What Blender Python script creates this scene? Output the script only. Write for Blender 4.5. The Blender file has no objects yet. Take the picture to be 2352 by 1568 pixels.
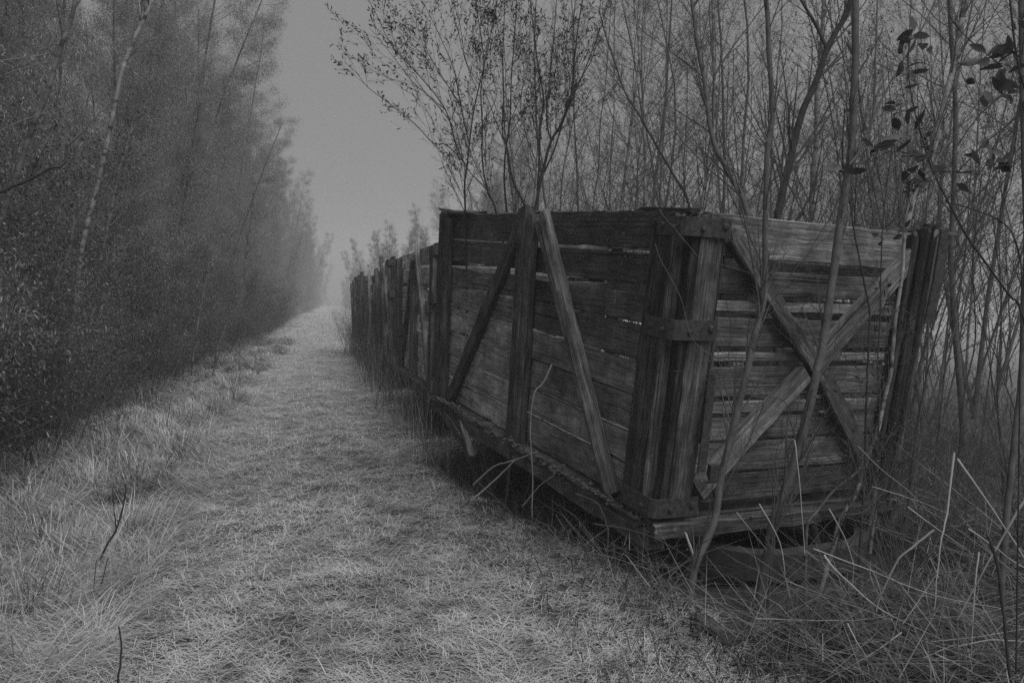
import bpy, math, random
import numpy as np
from mathutils import Matrix, Vector
R = np.random.default_rng(11)
random.seed(11)
S = bpy.context.scene
COL = S.collection

# ------------------------------------------------------------------ camera, sky, sun, exposure
CAMH, FPX, CX, CY = 1.5, 1829.0, 1176.0, 784.0          # pixel figures in a 2352 x 1568 frame
PSI, PITCH = math.radians(13.54), math.radians(2.947)
cam = bpy.data.cameras.new('camera')
cam.lens, cam.sensor_width, cam.clip_start, cam.clip_end = 28.0, 36.0, 0.05, 2000.0
cam.dof.use_dof, cam.dof.focus_distance, cam.dof.aperture_fstop = True, 4.6, 9.0
co = bpy.data.objects.new('camera', cam); COL.objects.link(co)
co.location = (0, 0, CAMH)
co.rotation_euler = (math.pi/2 - PITCH, 0, -PSI)
S.camera = co
S.view_settings.view_transform = 'Standard'; S.view_settings.look = 'None'
S.view_settings.gamma = 1.0; S.view_settings.exposure = 0.63
S.cycles.use_denoising = False
S.cycles.volume_bounces = 3
S.cycles.max_bounces = 8; S.cycles.diffuse_bounces = 3; S.cycles.transparent_max_bounces = 8

SUN_EL, SUN_AZ = math.radians(58), math.radians(150)     # high veiled sun behind the camera, to its right
w = bpy.data.worlds.new('World'); S.world = w; w.use_nodes = True
nt = w.node_tree; bg = nt.nodes['Background']
sk = nt.nodes.new('ShaderNodeTexSky'); sk.sky_type = 'NISHITA'; sk.sun_disc = False
sk.sun_elevation = SUN_EL; sk.sun_rotation = SUN_AZ; sk.dust_density = 8.0; sk.air_density = 2.0
bw = nt.nodes.new('ShaderNodeRGBToBW')                   # overcast: no hue, nearly even
pw = nt.nodes.new('ShaderNodeMath'); pw.operation = 'POWER'; pw.inputs[1].default_value = 0.07
nt.links.new(sk.outputs[0], bw.inputs[0]); nt.links.new(bw.outputs[0], pw.inputs[0])
ml = nt.nodes.new('ShaderNodeMath'); ml.operation = 'MULTIPLY'; ml.inputs[1].default_value = 1.46
nt.links.new(pw.outputs[0], ml.inputs[0]); nt.links.new(ml.outputs[0], bg.inputs[0])
bg.inputs[1].default_value = 0.1
sl = bpy.data.lights.new('sun', 'SUN'); sl.energy = 1.5; sl.angle = math.radians(50); sl.color = (1, 1, 1)
so = bpy.data.objects.new('sun', sl); COL.objects.link(so)
sd = Vector((math.sin(SUN_AZ)*math.cos(SUN_EL), math.cos(SUN_AZ)*math.cos(SUN_EL), math.sin(SUN_EL)))
so.rotation_euler = sd.to_track_quat('Z', 'Y').to_euler(); so.location = (0, 0, 30)

# ------------------------------------------------------------------ helpers
_fw = np.array([math.sin(PSI)*math.cos(PITCH), math.cos(PSI)*math.cos(PITCH), -math.sin(PITCH)])
_rt = np.array([math.cos(PSI), -math.sin(PSI), 0.0]); _up = np.cross(_rt, _fw)
_C = np.array([0, 0, CAMH])
def at(x, y, d):
    """the place in the world seen at photo position (x, y), d metres ahead"""
    return _C + d*(_fw + _rt*(x-CX)/FPX - _up*(y-CY)/FPX)
def trace(pts, d0, d1=None):
    n = len(pts); d1 = d0 if d1 is None else d1
    return np.array([at(p[0], p[1], d0 + (d1-d0)*i/max(1, n-1)) for i, p in enumerate(pts)])

def _hash(ix, iy, seed):
    h = (ix.astype(np.int64)*374761393 + iy.astype(np.int64)*668265263 + seed*974634777) & 0x7fffffff
    h = ((h ^ (h >> 13))*1274126177) & 0x7fffffff
    return ((h ^ (h >> 16)) & 0xffff)/65535.0
def vnoise(x, y, seed=0):
    x = np.asarray(x, float); y = np.asarray(y, float)
    ix, iy = np.floor(x), np.floor(y); fx, fy = x-ix, y-iy
    fx = fx*fx*(3-2*fx); fy = fy*fy*(3-2*fy)
    a, b = _hash(ix, iy, seed), _hash(ix+1, iy, seed); c, d = _hash(ix, iy+1, seed), _hash(ix+1, iy+1, seed)
    return (a*(1-fx)+b*fx)*(1-fy)+(c*(1-fx)+d*fx)*fy
def fbm(x, y, seed=0, o=3):
    s, a, t = 0, .5, 0
    for i in range(o):
        s = s + a*vnoise(x*2**i+i*17.3, y*2**i-i*9.1, seed+i); t += a; a *= .5
    return s/t - .5
def sstep(a, b, x):
    t = np.clip((np.asarray(x, float)-a)/(b-a), 0, 1); return t*t*(3-2*t)
BEND = .012
def ground(x, y):
    x = np.asarray(x, float); y = np.asarray(y, float)
    h = .05*fbm(x*1.3, y*1.1, 3) + .022*fbm(x*6.5, y*5.2, 91, 2)
    x = x-BEND*np.maximum(y-12, 0)*(x < 1.5)
    lb = sstep(-1.3, -2.3, x)
    h = h + lb*(.05 + .24*fbm(x*1.1, y*.9, 8) + .17*fbm(x*3.1, y*2.7, 9, 2)) - sstep(-2.7, -4.0, x)*.12
    h = h + sstep(.9, 1.9, x)*(.07+.12*fbm(x*1.7, y*1.5, 21))
    xo = x
    h = h - .13*sstep(.12, -.12, np.maximum.reduce([1.62-.193*(y-3.83)-xo, xo-3.45, 3.1+.2*(xo-1.69)-y, y-7.3]))
    h = h - .04*np.exp(-((x+.55)/.28)**2) - .03*np.exp(-((x-.45)/.28)**2)
    return h

def mk(name, verts, faces, mat, parent=None, attrs=None, smooth=False):
    """faces: int array (n,k) or list; one mesh object"""
    me = bpy.data.meshes.new(name)
    verts = np.ascontiguousarray(verts, dtype=np.float32)
    if isinstance(faces, np.ndarray): faces = [faces]
    if len(faces) and isinstance(faces[0], np.ndarray):
        me.vertices.add(len(verts)); me.vertices.foreach_set('co', verts.ravel())
        loops = np.concatenate([f.ravel() for f in faces]).astype(np.int32)
        tot = np.concatenate([np.full(len(f), f.shape[1]) for f in faces]).astype(np.int32)
        st = np.concatenate([[0], np.cumsum(tot)[:-1]]).astype(np.int32)
        me.loops.add(len(loops)); me.loops.foreach_set('vertex_index', loops)
        me.polygons.add(len(tot)); me.polygons.foreach_set('loop_start', st)
        me.update(calc_edges=True)
    else:
        me.from_pydata([tuple(v) for v in verts], [], faces); me.update()
    for k, (a, typ) in (attrs or {}).items():
        at_ = me.attributes.new(k, typ, 'POINT')
        at_.data.foreach_set('vector' if typ == 'FLOAT_VECTOR' else 'value', np.ascontiguousarray(a, dtype=np.float32).ravel())
    if smooth: me.polygons.foreach_set('use_smooth', np.ones(len(me.polygons), bool))
    me.materials.append(mat)
    o = bpy.data.objects.new(name, me); COL.objects.link(o)
    if parent is not None: o.parent = parent
    return o
def tag(o, label=None, cat=None, group=None, kind=None):
    if label: o['label'] = label
    if cat: o['category'] = cat
    if group: o['group'] = group
    if kind: o['kind'] = kind
    return o
def thing(name, loc, label, cat, group=None, rz=0.0):
    o = bpy.data.objects.new(name, None); o.empty_display_size = .1; COL.objects.link(o)
    o.location = tuple(float(v) for v in loc); o.rotation_euler = (0, 0, rz)
    return tag(o, label, cat, group)

# ---- batches of tubes and leaves
class Tubes:
    def __init__(s): s.g = {}
    def add(s, pts, rad, sides=4):
        pts = np.asarray(pts, float); rad = np.broadcast_to(np.asarray(rad, float), (len(pts),))
        s.g.setdefault((len(pts), sides), []).append((pts, rad))
    def build(s, off=0):
        V, F, n0 = [], [], off
        for (n, k), L in s.g.items():
            P = np.array([a for a, _ in L]); r = np.array([b for _, b in L])
            T = np.gradient(P, axis=1); T /= np.linalg.norm(T, axis=2, keepdims=True)+1e-9
            ref = np.where(np.abs(T[:, :1, 2:3]) > .8, np.array([1., 0, 0]), np.array([0, 0, 1.]))
            u = np.cross(T, np.broadcast_to(ref, T.shape)); u /= np.linalg.norm(u, axis=2, keepdims=True)+1e-9
            v = np.cross(T, u)
            a = np.arange(k)*2*math.pi/k
            ring = P[:, :, None, :] + r[:, :, None, None]*(np.cos(a)[None, None, :, None]*u[:, :, None, :]+np.sin(a)[None, None, :, None]*v[:, :, None, :])
            m = len(L); V.append(ring.reshape(-1, 3))
            b = (np.arange(m)*n*k)[:, None, None] + (np.arange(n-1)*k)[None, :, None]
            j = np.arange(k)[None, None, :]; j2 = (j+1) % k
            f = np.stack([b+j, b+j2, b+k+j2, b+k+j], -1).reshape(-1, 4)+n0
            F.append(f); n0 += m*n*k
        return (np.concatenate(V), np.concatenate(F)) if V else (np.zeros((0, 3)), np.zeros((0, 4), int))
class Leaves:
    """flat kites bent about the midrib: four points, two of them lifted"""
    def __init__(s): s.c, s.d, s.l, s.w = [], [], [], []
    def add(s, c, d, l, w):
        s.c.append(np.asarray(c, float).reshape(-1, 3)); s.d.append(np.asarray(d, float).reshape(-1, 3))
        n = len(s.c[-1]); s.l.append(np.broadcast_to(l, (n,))); s.w.append(np.broadcast_to(w, (n,)))
    def build(s, rng):
        c, d = np.concatenate(s.c), np.concatenate(s.d); l, w_ = np.concatenate(s.l)[:, None], np.concatenate(s.w)[:, None]
        d = d/(np.linalg.norm(d, axis=1, keepdims=True)+1e-9)
        q = rng.normal(size=c.shape); u = np.cross(d, q); u /= np.linalg.norm(u, axis=1, keepdims=True)+1e-9
        n = np.cross(d, u)
        V = np.stack([c, c+d*l*.45+u*w_*.5+n*w_*.18, c+d*l, c+d*l*.45-u*w_*.5+n*w_*.18], 1).reshape(-1, 3)
        i = np.arange(len(c))[:, None]*4
        F = np.concatenate([i+np.array([[0, 1, 2]]), i+np.array([[0, 2, 3]])])
        tone = np.repeat(rng.random(len(c)), 4)
        return V, F, tone
def leaf_obj(name, lv, mat, parent, rng):
    V, F, t = lv.build(rng); return mk(name, V, F, mat, parent, {'tone': (t, 'FLOAT')})
def tube_obj(name, tb, mat, parent=None):
    V, F = tb.build(); return mk(name, V, F, mat, parent, smooth=True)

# ------------------------------------------------------------------ materials (the photograph is black and white: every colour is a grey)
def g(v): return (v, v, v, 1)
def newmat(name):
    m = bpy.data.materials.new(name); m.use_nodes = True
    b = m.node_tree.nodes['Principled BSDF']; b.inputs['Roughness'].default_value = .9
    b.inputs['Specular IOR Level'].default_value = .15
    return m, m.node_tree, b
def node(nt, t, **kw):
    n = nt.nodes.new(t)
    for k, v in kw.items():
        if k == 'op': n.operation = v
        else: n.inputs[k].default_value = v
    return n
def ramp(nt, src, stops):
    r = nt.nodes.new('ShaderNodeValToRGB'); e = r.color_ramp.elements
    while len(e) < len(stops): e.new(.5)
    for el, (p, v) in zip(e, stops): el.position = p; el.color = g(v)
    nt.links.new(src, r.inputs[0]); return r.outputs[0]
def mathn(nt, op, a, b):
    n = nt.nodes.new('ShaderNodeMath'); n.operation = op
    for i, q in enumerate((a, b)):
        if isinstance(q, (int, float)): n.inputs[i].default_value = q
        else: nt.links.new(q, n.inputs[i])
    return n.outputs[0]
def noise(nt, vec, scale, detail=4, rough=.6, dist=0):
    n = node(nt, 'ShaderNodeTexNoise', Scale=scale, Detail=detail, Roughness=rough, Distortion=dist)
    if vec is not None: nt.links.new(vec, n.inputs['Vector'])
    return n.outputs[0]
def bump(nt, b, src, strength, dist):
    n = node(nt, 'ShaderNodeBump', Strength=strength, Distance=dist)
    nt.links.new(src, n.inputs['Height']); nt.links.new(n.outputs[0], b.inputs['Normal'])

def wood(name, base, lichen=.0, contrast=1.0):
    m, nt, b = newmat(name)
    ga = nt.nodes.new('ShaderNodeAttribute'); ga.attribute_name = 'grain'
    ta = nt.nodes.new('ShaderNodeAttribute'); ta.attribute_name = 'tone'
    mp = nt.nodes.new('ShaderNodeMapping'); mp.inputs['Scale'].default_value = (1.3, 26, 26)
    nt.links.new(ga.outputs['Vector'], mp.inputs[0])
    streak = noise(nt, mp.outputs[0], 1.6, 6, .65, .9)
    mp2 = nt.nodes.new('ShaderNodeMapping'); mp2.inputs['Scale'].default_value = (.8, 60, 60)
    nt.links.new(ga.outputs['Vector'], mp2.inputs[0])
    crack = ramp(nt, noise(nt, mp2.outputs[0], 1.1, 3, .5, .3), [(.30, .22), (.385, 1.0)])
    blot = ramp(nt, noise(nt, ga.outputs['Vector'], 4.2, 8, .68), [(.27, .30), (.50, 1.0), (.66, 1.75), (.8, 2.3)])
    sv = ramp(nt, streak, [(.22, 1-.66*contrast), (.5, 1.0), (.78, 1+1.0*contrast)])
    v = mathn(nt, 'MULTIPLY', mathn(nt, 'MULTIPLY', sv, crack), mathn(nt, 'MULTIPLY', blot, ta.outputs['Fac']))
    mp3 = nt.nodes.new('ShaderNodeMapping'); mp3.inputs['Scale'].default_value = (9, 150, 150)
    nt.links.new(ga.outputs['Vector'], mp3.inputs[0])
    fine = ramp(nt, noise(nt, mp3.outputs[0], 1.0, 3, .6), [(.3, .55), (.5, 1.0), (.7, 1.5)])
    v = mathn(nt, 'MULTIPLY', mathn(nt, 'MULTIPLY', v, fine), base)
    if lichen > 0:
        sp = ramp(nt, noise(nt, ga.outputs['Vector'], 34, 2, .5), [(.665, 0), (.71, 1)])
        pt = ramp(nt, noise(nt, ga.outputs['Vector'], 2.6, 3, .5), [(.46, 0), (.62, 1)])
        k = mathn(nt, 'MULTIPLY', sp, pt)
        v = mathn(nt, 'ADD', v, mathn(nt, 'MULTIPLY', k, lichen))
    nt.links.new(v, b.inputs['Base Color'])
    bump(nt, b, mathn(nt, 'MULTIPLY', streak, crack), .8, .010)
    return m
def plain(name, lo, hi, scale=20, rough=.85, spec=.15, bmp=0, bd=.004, trans=0):
    m, nt, b = newmat(name)
    tc = nt.nodes.new('ShaderNodeTexCoord')
    n = noise(nt, tc.outputs['Object'], scale, 5, .65)
    nt.links.new(ramp(nt, n, [(.3, lo), (.72, hi)]), b.inputs['Base Color'])
    b.inputs['Roughness'].default_value = rough; b.inputs['Specular IOR Level'].default_value = spec
    if bmp: bump(nt, b, n, bmp, bd)
    return m
def tonal(name, stops, trans=0.0, sheen=.9):
    """colour chosen per blade or leaf by its own 'tone'"""
    m, nt, b = newmat(name)
    ta = nt.nodes.new('ShaderNodeAttribute'); ta.attribute_name = 'tone'
    c = ramp(nt, ta.outputs['Fac'], stops)
    nt.links.new(c, b.inputs['Base Color']); b.inputs['Roughness'].default_value = sheen
    if trans:
        tr = nt.nodes.new('ShaderNodeBsdfTranslucent'); nt.links.new(c, tr.inputs[0])
        mx = nt.nodes.new('ShaderNodeMixShader'); mx.inputs[0].default_value = trans
        nt.links.new(b.outputs[0], mx.inputs[1]); nt.links.new(tr.outputs[0], mx.inputs[2])
        nt.links.new(mx.outputs[0], nt.nodes['Material Output'].inputs['Surface'])
    return m
def birch_bark(name, lo, hi, dark):
    m, nt, b = newmat(name)
    tc = nt.nodes.new('ShaderNodeTexCoord')
    mp = nt.nodes.new('ShaderNodeMapping'); mp.inputs['Scale'].default_value = (5, 5, 16)
    nt.links.new(tc.outputs['Object'], mp.inputs[0])
    ban = ramp(nt, noise(nt, mp.outputs[0], 1.0, 4, .6), [(.36, dark), (.46, lo), (.7, hi)])
    pat = ramp(nt, noise(nt, tc.outputs['Object'], 5, 4, .6), [(.3, .55), (.55, 1.0)])
    nt.links.new(mathn(nt, 'MULTIPLY', ban, pat), b.inputs['Base Color'])
    return m

M = {}
M['side'] = wood('dark_weathered_plank', .125, .16, .6)
M['end'] = wood('grey_weathered_plank', .150, .06, .9)
M['post'] = wood('post_timber', .085, .04, 1.3)
M['brace'] = wood('pale_brace_timber', .18, .08, 1.15)
M['rear'] = wood('pale_mottled_plank', .15, .22, .8)
M['dbrace'] = wood('dark_brace_timber', .075, .05)
M['sill'] = wood('mossy_sill_timber', .12, .14, 1.0)
M['iron'] = plain('rusty_iron', .030, .105, 38, .75, .3, .5, .002)
M['frame'] = plain('frame_steel', .045, .08, 30, .65, .35, .4, .002)
M['moss'] = plain('moss', .07, .20, 60)
M['bark'] = plain('grey_bark', .07, .17, 14, .9, .1, .5, .004)
M['barkd'] = plain('dark_bark', .035, .08, 18, .9, .1, .4, .003)
M['twig'] = plain('twig_bark', .07, .15, 9)
M['twigl'] = plain('grey_twig', .15, .32, 9)
M['twigp'] = plain('pale_twig', .16, .30, 9)
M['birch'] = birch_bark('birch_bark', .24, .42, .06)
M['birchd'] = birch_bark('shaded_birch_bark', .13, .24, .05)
M['leaf'] = tonal('spring_leaf', [(0, .15), (.45, .26), (.8, .40), (1, .62)], .3)
M['dleaf'] = tonal('undergrowth_leaf', [(0, .05), (.5, .10), (.85, .18), (1, .30)], .25)
M['bud'] = tonal('bud_leaf', [(0, .03), (.7, .06), (1, .10)], .15)
M['bleaf'] = tonal('broad_leaf', [(0, .06), (.6, .10), (1, .17)], .25, .6)
M['straw'] = tonal('straw', [(0, .14), (.18, .34), (.5, .58), (.85, .72), (1, .80)], .2)
M['weed'] = tonal('weed', [(0, .03), (.5, .075), (.82, .15), (1, .40)], .2)
M['stalk'] = plain('dry_stalk', .30, .48, 7)

def ground_mat():
    m, nt, b = newmat('ground_straw_and_soil')
    ma = nt.nodes.new('ShaderNodeAttribute'); ma.attribute_name = 'soil'
    tc = nt.nodes.new('ShaderNodeTexCoord')
    a = noise(nt, tc.outputs['Object'], 1.4, 6, .7); f = noise(nt, tc.outputs['Object'], 55, 4, .7)
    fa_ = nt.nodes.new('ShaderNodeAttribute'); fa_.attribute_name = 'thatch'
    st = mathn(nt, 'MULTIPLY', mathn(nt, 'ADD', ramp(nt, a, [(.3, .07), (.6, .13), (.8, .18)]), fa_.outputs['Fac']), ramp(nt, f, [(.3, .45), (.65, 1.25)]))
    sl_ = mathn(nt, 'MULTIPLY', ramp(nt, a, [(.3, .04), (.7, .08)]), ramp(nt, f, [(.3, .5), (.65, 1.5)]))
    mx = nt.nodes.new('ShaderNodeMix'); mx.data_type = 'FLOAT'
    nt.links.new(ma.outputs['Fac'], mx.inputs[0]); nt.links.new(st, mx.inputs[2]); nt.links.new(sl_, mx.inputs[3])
    nt.links.new(mx.outputs[0], b.inputs['Base Color'])
    bump(nt, b, f, .8, .03); return m
M['ground'] = ground_mat()

# ------------------------------------------------------------------ ground
def clear_of_wagon(x, y, m=0.0):
    side = 1.69-.193*(y-3.83); front = 3.16+.2*(x-1.69)
    return ~((x > side-.02+m) & (x < 3.3) & (y > front+m) & (y < 7.3))
def soil_mask(x, y):
    n = fbm(x*.9, y*.9, 5)*.9
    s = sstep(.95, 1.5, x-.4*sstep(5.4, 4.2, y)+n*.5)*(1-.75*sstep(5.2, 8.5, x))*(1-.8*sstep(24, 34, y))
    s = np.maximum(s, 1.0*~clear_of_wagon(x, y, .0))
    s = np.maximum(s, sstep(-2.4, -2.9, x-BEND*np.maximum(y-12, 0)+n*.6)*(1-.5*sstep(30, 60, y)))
    s = np.maximum(s, np.maximum(sstep(.26, .36, fbm(x*1.9, y*1.5, 44))*.8, sstep(-.10, -.24, fbm(x*3.1, y*2.7, 9, 2))*.9)*sstep(-.6, -1.4, x))
    return np.clip(s, 0, 1)
xs = np.concatenate([-np.geomspace(150, 6, 26), np.arange(-5.9, 6.0, .075), np.geomspace(6.05, 150, 26)])
ys = np.concatenate([np.linspace(-25, -1, 9), np.arange(-.8, 14, .075), np.geomspace(14.1, 210, 70)])
X, Y = np.meshgrid(xs, ys)
Zg = ground(X, Y)
nx, ny = len(xs), len(ys)
ii = (np.arange(ny-1)[:, None]*nx+np.arange(nx-1)[None, :]).ravel()
gf = np.stack([ii, ii+1, ii+nx+1, ii+nx], -1)
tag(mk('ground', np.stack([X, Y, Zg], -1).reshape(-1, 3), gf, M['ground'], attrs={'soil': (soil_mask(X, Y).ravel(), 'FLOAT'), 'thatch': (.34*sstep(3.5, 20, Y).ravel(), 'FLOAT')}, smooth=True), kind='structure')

# ------------------------------------------------------------------ boards
class Boards:
    def __init__(s): s.v, s.f, s.gr, s.t = [], [], [], []
    def add(s, p0, p1, wd, width, nd, thick, tone=1.0, wob=.004, rag=.015, seg=.06, bow=0.0, rng=random):
        p0, p1, wd, nd = (np.array(q, float) for q in (p0, p1, wd, nd))
        ax = p1-p0; Ln = np.linalg.norm(ax); ax /= Ln
        wd = wd-ax*(wd@ax); wd /= np.linalg.norm(wd); nd = nd-ax*(nd@ax)-wd*(nd@wd); nd /= np.linalg.norm(nd)
        n = max(3, int(Ln/seg)+1); c = min(.007, thick*.2); hw, ht = width/2, thick/2
        base = [(-hw+c, -ht), (hw-c, -ht), (hw, -ht+c), (hw, ht-c), (hw-c, ht), (-hw+c, ht), (-hw, ht-c), (-hw, -ht+c)]
        k = len(base); o = len(s.v); ph = [rng.random()*100 for _ in range(4)]; go = rng.random()*40
        for i in range(n):
            t = i/(n-1); d = t*Ln
            e1 = wob*2*float(fbm(np.array(d*7+ph[0]), np.array(ph[1]), 1)+.6*fbm(np.array(d*30+ph[0]), np.array(ph[1]), 1))
            e2 = wob*2*float(fbm(np.array(d*7+ph[2]), np.array(ph[3]), 1)+.6*fbm(np.array(d*30+ph[2]), np.array(ph[3]), 1))
            cc = wob*float(fbm(np.array(d*2+ph[1]), np.array(ph[2]), 2))*2 + bow*math.sin(math.pi*t)
            for q, (a, b_) in enumerate(base):
                e = e1 if a > 0 else e2
                end = 0.0
                if i in (0, n-1): end = (rng.random()-.5)*2*rag
                p = p0+ax*(d+end)+wd*(a*(1+e/hw)+cc*.6)+nd*(b_+cc)
                s.v.append(p); s.gr.append((d+go, a+go*1.7, b_*.6+(.3 if b_ > 0 else 0)+go)); s.t.append(tone)
        for i in range(n-1):
            for q in range(k):
                q2 = (q+1) % k
                s.f.append((o+i*k+q, o+i*k+q2, o+(i+1)*k+q2, o+(i+1)*k+q))
        s.f.append(tuple(o+q for q in range(k))[::-1]); s.f.append(tuple(o+(n-1)*k+q for q in range(k)))
    def build(s, name, mat, parent):
        return mk(name, s.v, s.f, mat, parent, {'grain': (np.array(s.gr), 'FLOAT_VECTOR'), 'tone': (np.array(s.t), 'FLOAT')})
def solid(name, paths, mat, parent):
    """closed loops swept: paths = list of rings (each n x 3), consecutive rings joined, ends capped"""
    V, F = [], []
    for rings in paths:
        o = len(V); k = len(rings[0])
        for r_ in rings: V += [tuple(p) for p in r_]
        for i in range(len(rings)-1):
            for q in range(k):
                F.append((o+i*k+q, o+i*k+(q+1) % k, o+(i+1)*k+(q+1) % k, o+(i+1)*k+q))
        F.append(tuple(o+q for q in range(k))[::-1]); F.append(tuple(o+(len(rings)-1)*k+q for q in range(k)))
    return mk(name, V, F, mat, parent)
def strip(pts, nrm, wdir, width, th):
    """flat iron strip along pts; nrm per point"""
    rings = []
    for p, n in zip(pts, nrm):
        p, n, wv = np.array(p, float), np.array(n, float), np.array(wdir, float)
        rings.append([p-wv*width/2, p+wv*width/2, p+wv*width/2+n*th, p-wv*width/2+n*th])
    return rings
def bolt(parent, p, n, r=.016, h=.012):
    p, n = np.array(p, float), np.array(n, float); n /= np.linalg.norm(n)
    u = np.cross(n, [0, 0, 1.]); u /= np.linalg.norm(u); v = np.cross(n, u)
    rings = []
    for (rr, hh) in ((r, 0), (r, h*.6), (r*.6, h)):
        rings.append([p+n*hh+rr*(math.cos(a)*u+math.sin(a)*v) for a in np.arange(8)*math.pi/4])
    return solid('bolt', [rings], M['iron'], parent)

# ------------------------------------------------------------------ wagons
HW = 1.6
def make_wagon(loc, rot, label, L=3.339, W=1.682, hero=False, seed=0, missing=()):
    rg = random.Random(seed); fa, fb = .012, .085 if hero else .03
    root = thing('wooden_wagon', (0, 0, 0), label, 'wagon', 'derelict peat wagons in line beside the path')
    yw, pt, rl = rot
    root.matrix_world = Matrix.Translation(Vector(loc)) @ Matrix.Rotation(yw, 4, 'Z') @ Matrix.Rotation(pt, 4, 'X') @ Matrix.Rotation(rl, 4, 'Y')
    X0 = lambda z: -fa*z/HW
    X1 = lambda z: W+fa*z/HW
    Y0 = lambda z: -fb*z/HW
    Y1 = lambda z: L+fb*z/HW
    TH = .035
    # --- long walls of horizontal planks
    zz = [(.0, .197), (.208, .377), (.388, .582), (.593, .776), (.792, .975), (.985, 1.142), (1.188, 1.366), (1.386, 1.6)]
    for side in (0, 1):
        bo = Boards()
        for bay, (ya, yb) in enumerate(((None, L*.497), (L*.503, None))):
            for i, (a, b_) in enumerate(zz):
                if not hero and (side, bay, i) in missing: continue
                if hero and side == 1 and rg.random() < .12: continue
                zc = (a+b_)/2
                y0 = Y0(zc)+.015 if ya is None else ya
                y1 = Y1(zc)-.015 if yb is None else yb
                if bay == 0 and not hero: y0 += rg.random()*.05
                dz0, dz1 = rg.uniform(-.006, .006), rg.uniform(-.006, .006)
                x = X0(zc)+TH/2 if side == 0 else X1(zc)-TH/2
                tone = rg.uniform(.75, 1.25) if hero else rg.uniform(1.3, 3.2)
                if hero and side == 0:
                    tone = ((1.3, 1.7, 1.15, 1.35, .72, .62, .5, .6) if bay == 0 else (2.7, 2.3, 2.0, 2.1, 1.6, .95, .8, .66))[i]
                    if bay == 1 and i == 7: y1 -= .02
                bo.add((x, y0, zc+dz0), (x, y1, zc+dz1), (0, 0, 1), b_-a+rg.uniform(-.009, .001), (1 if side == 0 else -1, 0, 0), TH, tone, .008 if i == 7 else .0045, .02, rng=rg)
        if hero and side == 0:   # splintered end of the top plank at the far corner
            bo.add((-.02, Y1(1.6)-.02, 1.615), (.02, 2.72, 1.60), (1, 0, .2), .10, (0, 0, 1), .022, 1.0, .012, .05, rng=rg)
            bo.add((-.03, Y1(1.6)+.10, 1.64), (-.01, 2.95, 1.585), (1, 0, .1), .05, (0, 0, 1), .018, .8, .012, .05, rng=rg)
        bo.build('side_wall', M['side' if hero else 'rear'], root)
    # --- end walls
    ez = [(.035, .203), (.212, .385), (.395, .526), (.536, .612), (.632, .802), (.82, .878), (.90, 1.062), (1.083, 1.150), (1.178, 1.318), (1.362, 1.585)]
    et = [.6, 1.05, .95, 1.6, .85, 1.9, .8, 1.8, .6, 1.2]
    for e in (0, 1):
        bo = Boards()
        for i, (a, b_) in enumerate(ez):
            if e == 1 and rg.random() < .1: continue
            if not hero and rg.random() < .15: continue
            zc = (a+b_)/2; y = Y0(zc)+TH/2 if e == 0 else Y1(zc)-TH/2
            sag = (-.012 if hero and i == 9 else 0)
            bo.add((X0(zc)+TH+.005, y, zc+rg.uniform(-.005, .005)), (X1(zc)-TH-.005, y, zc+rg.uniform(-.006, .006)+sag), (0, 0, 1), b_-a-.008, (0, 1 if e == 0 else -1, 0), TH,
                   et[i]*rg.uniform(.92, 1.08), .006 if i == 9 else .0035, .02, rng=rg)
        bo.build('end_wall', M['end'] if e == 0 else M['side'], root)
    # --- posts on the outside
    def post(p0, p1, wd, w_, nd, th, tone=1.0, mat='post', rag=.02):
        b_ = Boards(); b_.add(p0, p1, wd, w_, nd, th, tone, .005, rag, .05, rng=rg); return b_.build('post', M[mat], root)
    PT = .075
    for side in (0, 1):
        sx = -1 if side == 0 else 1; Xf = X0 if side == 0 else X1
        for (yc0, yc1, w_, top, tone) in ((L-.075, L-.03, .20, 1.575, .85), (L*.5-.012, L*.5-.012, .215, 1.615, 1.0)):
            for h in ((0,) if not hero else (0, 1)):
                ww = w_*(.56 if h == 0 else .40) if hero else w_
                off = (w_*.22 if h == 0 else -w_*.28) if hero else 0
                post((Xf(0)+sx*(PT/2+.002), yc0+off, -.09), (Xf(top)+sx*(PT/2+.002), yc1+off, top-(.02 if h else 0)+(rg.uniform(-.02, .02) if hero else rg.uniform(-.3, .12))), (0, 1, 0), ww, (sx, 0, 0), PT-(.012 if h else 0), tone*(1.0 if h == 0 else 1.3)*(1 if hero else rg.uniform(1.2, 2.4)))
        # near corner, long side: two planks side by side
        if not (hero and side == 1): post((Xf(0)+sx*(PT/2+.002), .135, .0), (Xf(1.5)+sx*(PT/2+.002), .025, 1.54), (0, 1, 0), .19, (sx, 0, 0), PT, .62)
        post((Xf(0)+sx*(PT/2+.006), .012, .0), (Xf(1.5)+sx*(PT/2+.006), -.078, 1.55), (0, 1, 0), .032, (sx, 0, 0), PT+.008, 1.25)
    for e in (0, 1):
        sy = -1 if e == 0 else 1; Yf = Y0 if e == 0 else Y1
        # end posts, split into weathered staves
        for (xa, w_, th, top, bot, tone) in ((-.012, .04, .078, 1.55, .10, .55), (.035, .052, .085, 1.555, .10, 1.15), (.112, .096, .075, 1.54, .09, 1.35), (.170, .016, .06, 1.54, .09, .6), (.200, .02, .05, 1.05, .42, 1.7),
                                             (W-.115, .075, .08, 1.60, -.02, .42), (W-.058, .036, .09, 1.62, -.02, .5), (W-.172, .042, .06, 1.55, .0, .7)):
            if not hero and w_ < .04: continue
            post((xa, Yf(bot)+sy*(th/2+.003), bot), (xa+(.01 if xa > 1 else -.003), Yf(top)+sy*(th/2+.003), top), (1, 0, 0), w_, (0, sy, 0), th, tone, rag=.03)
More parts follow.
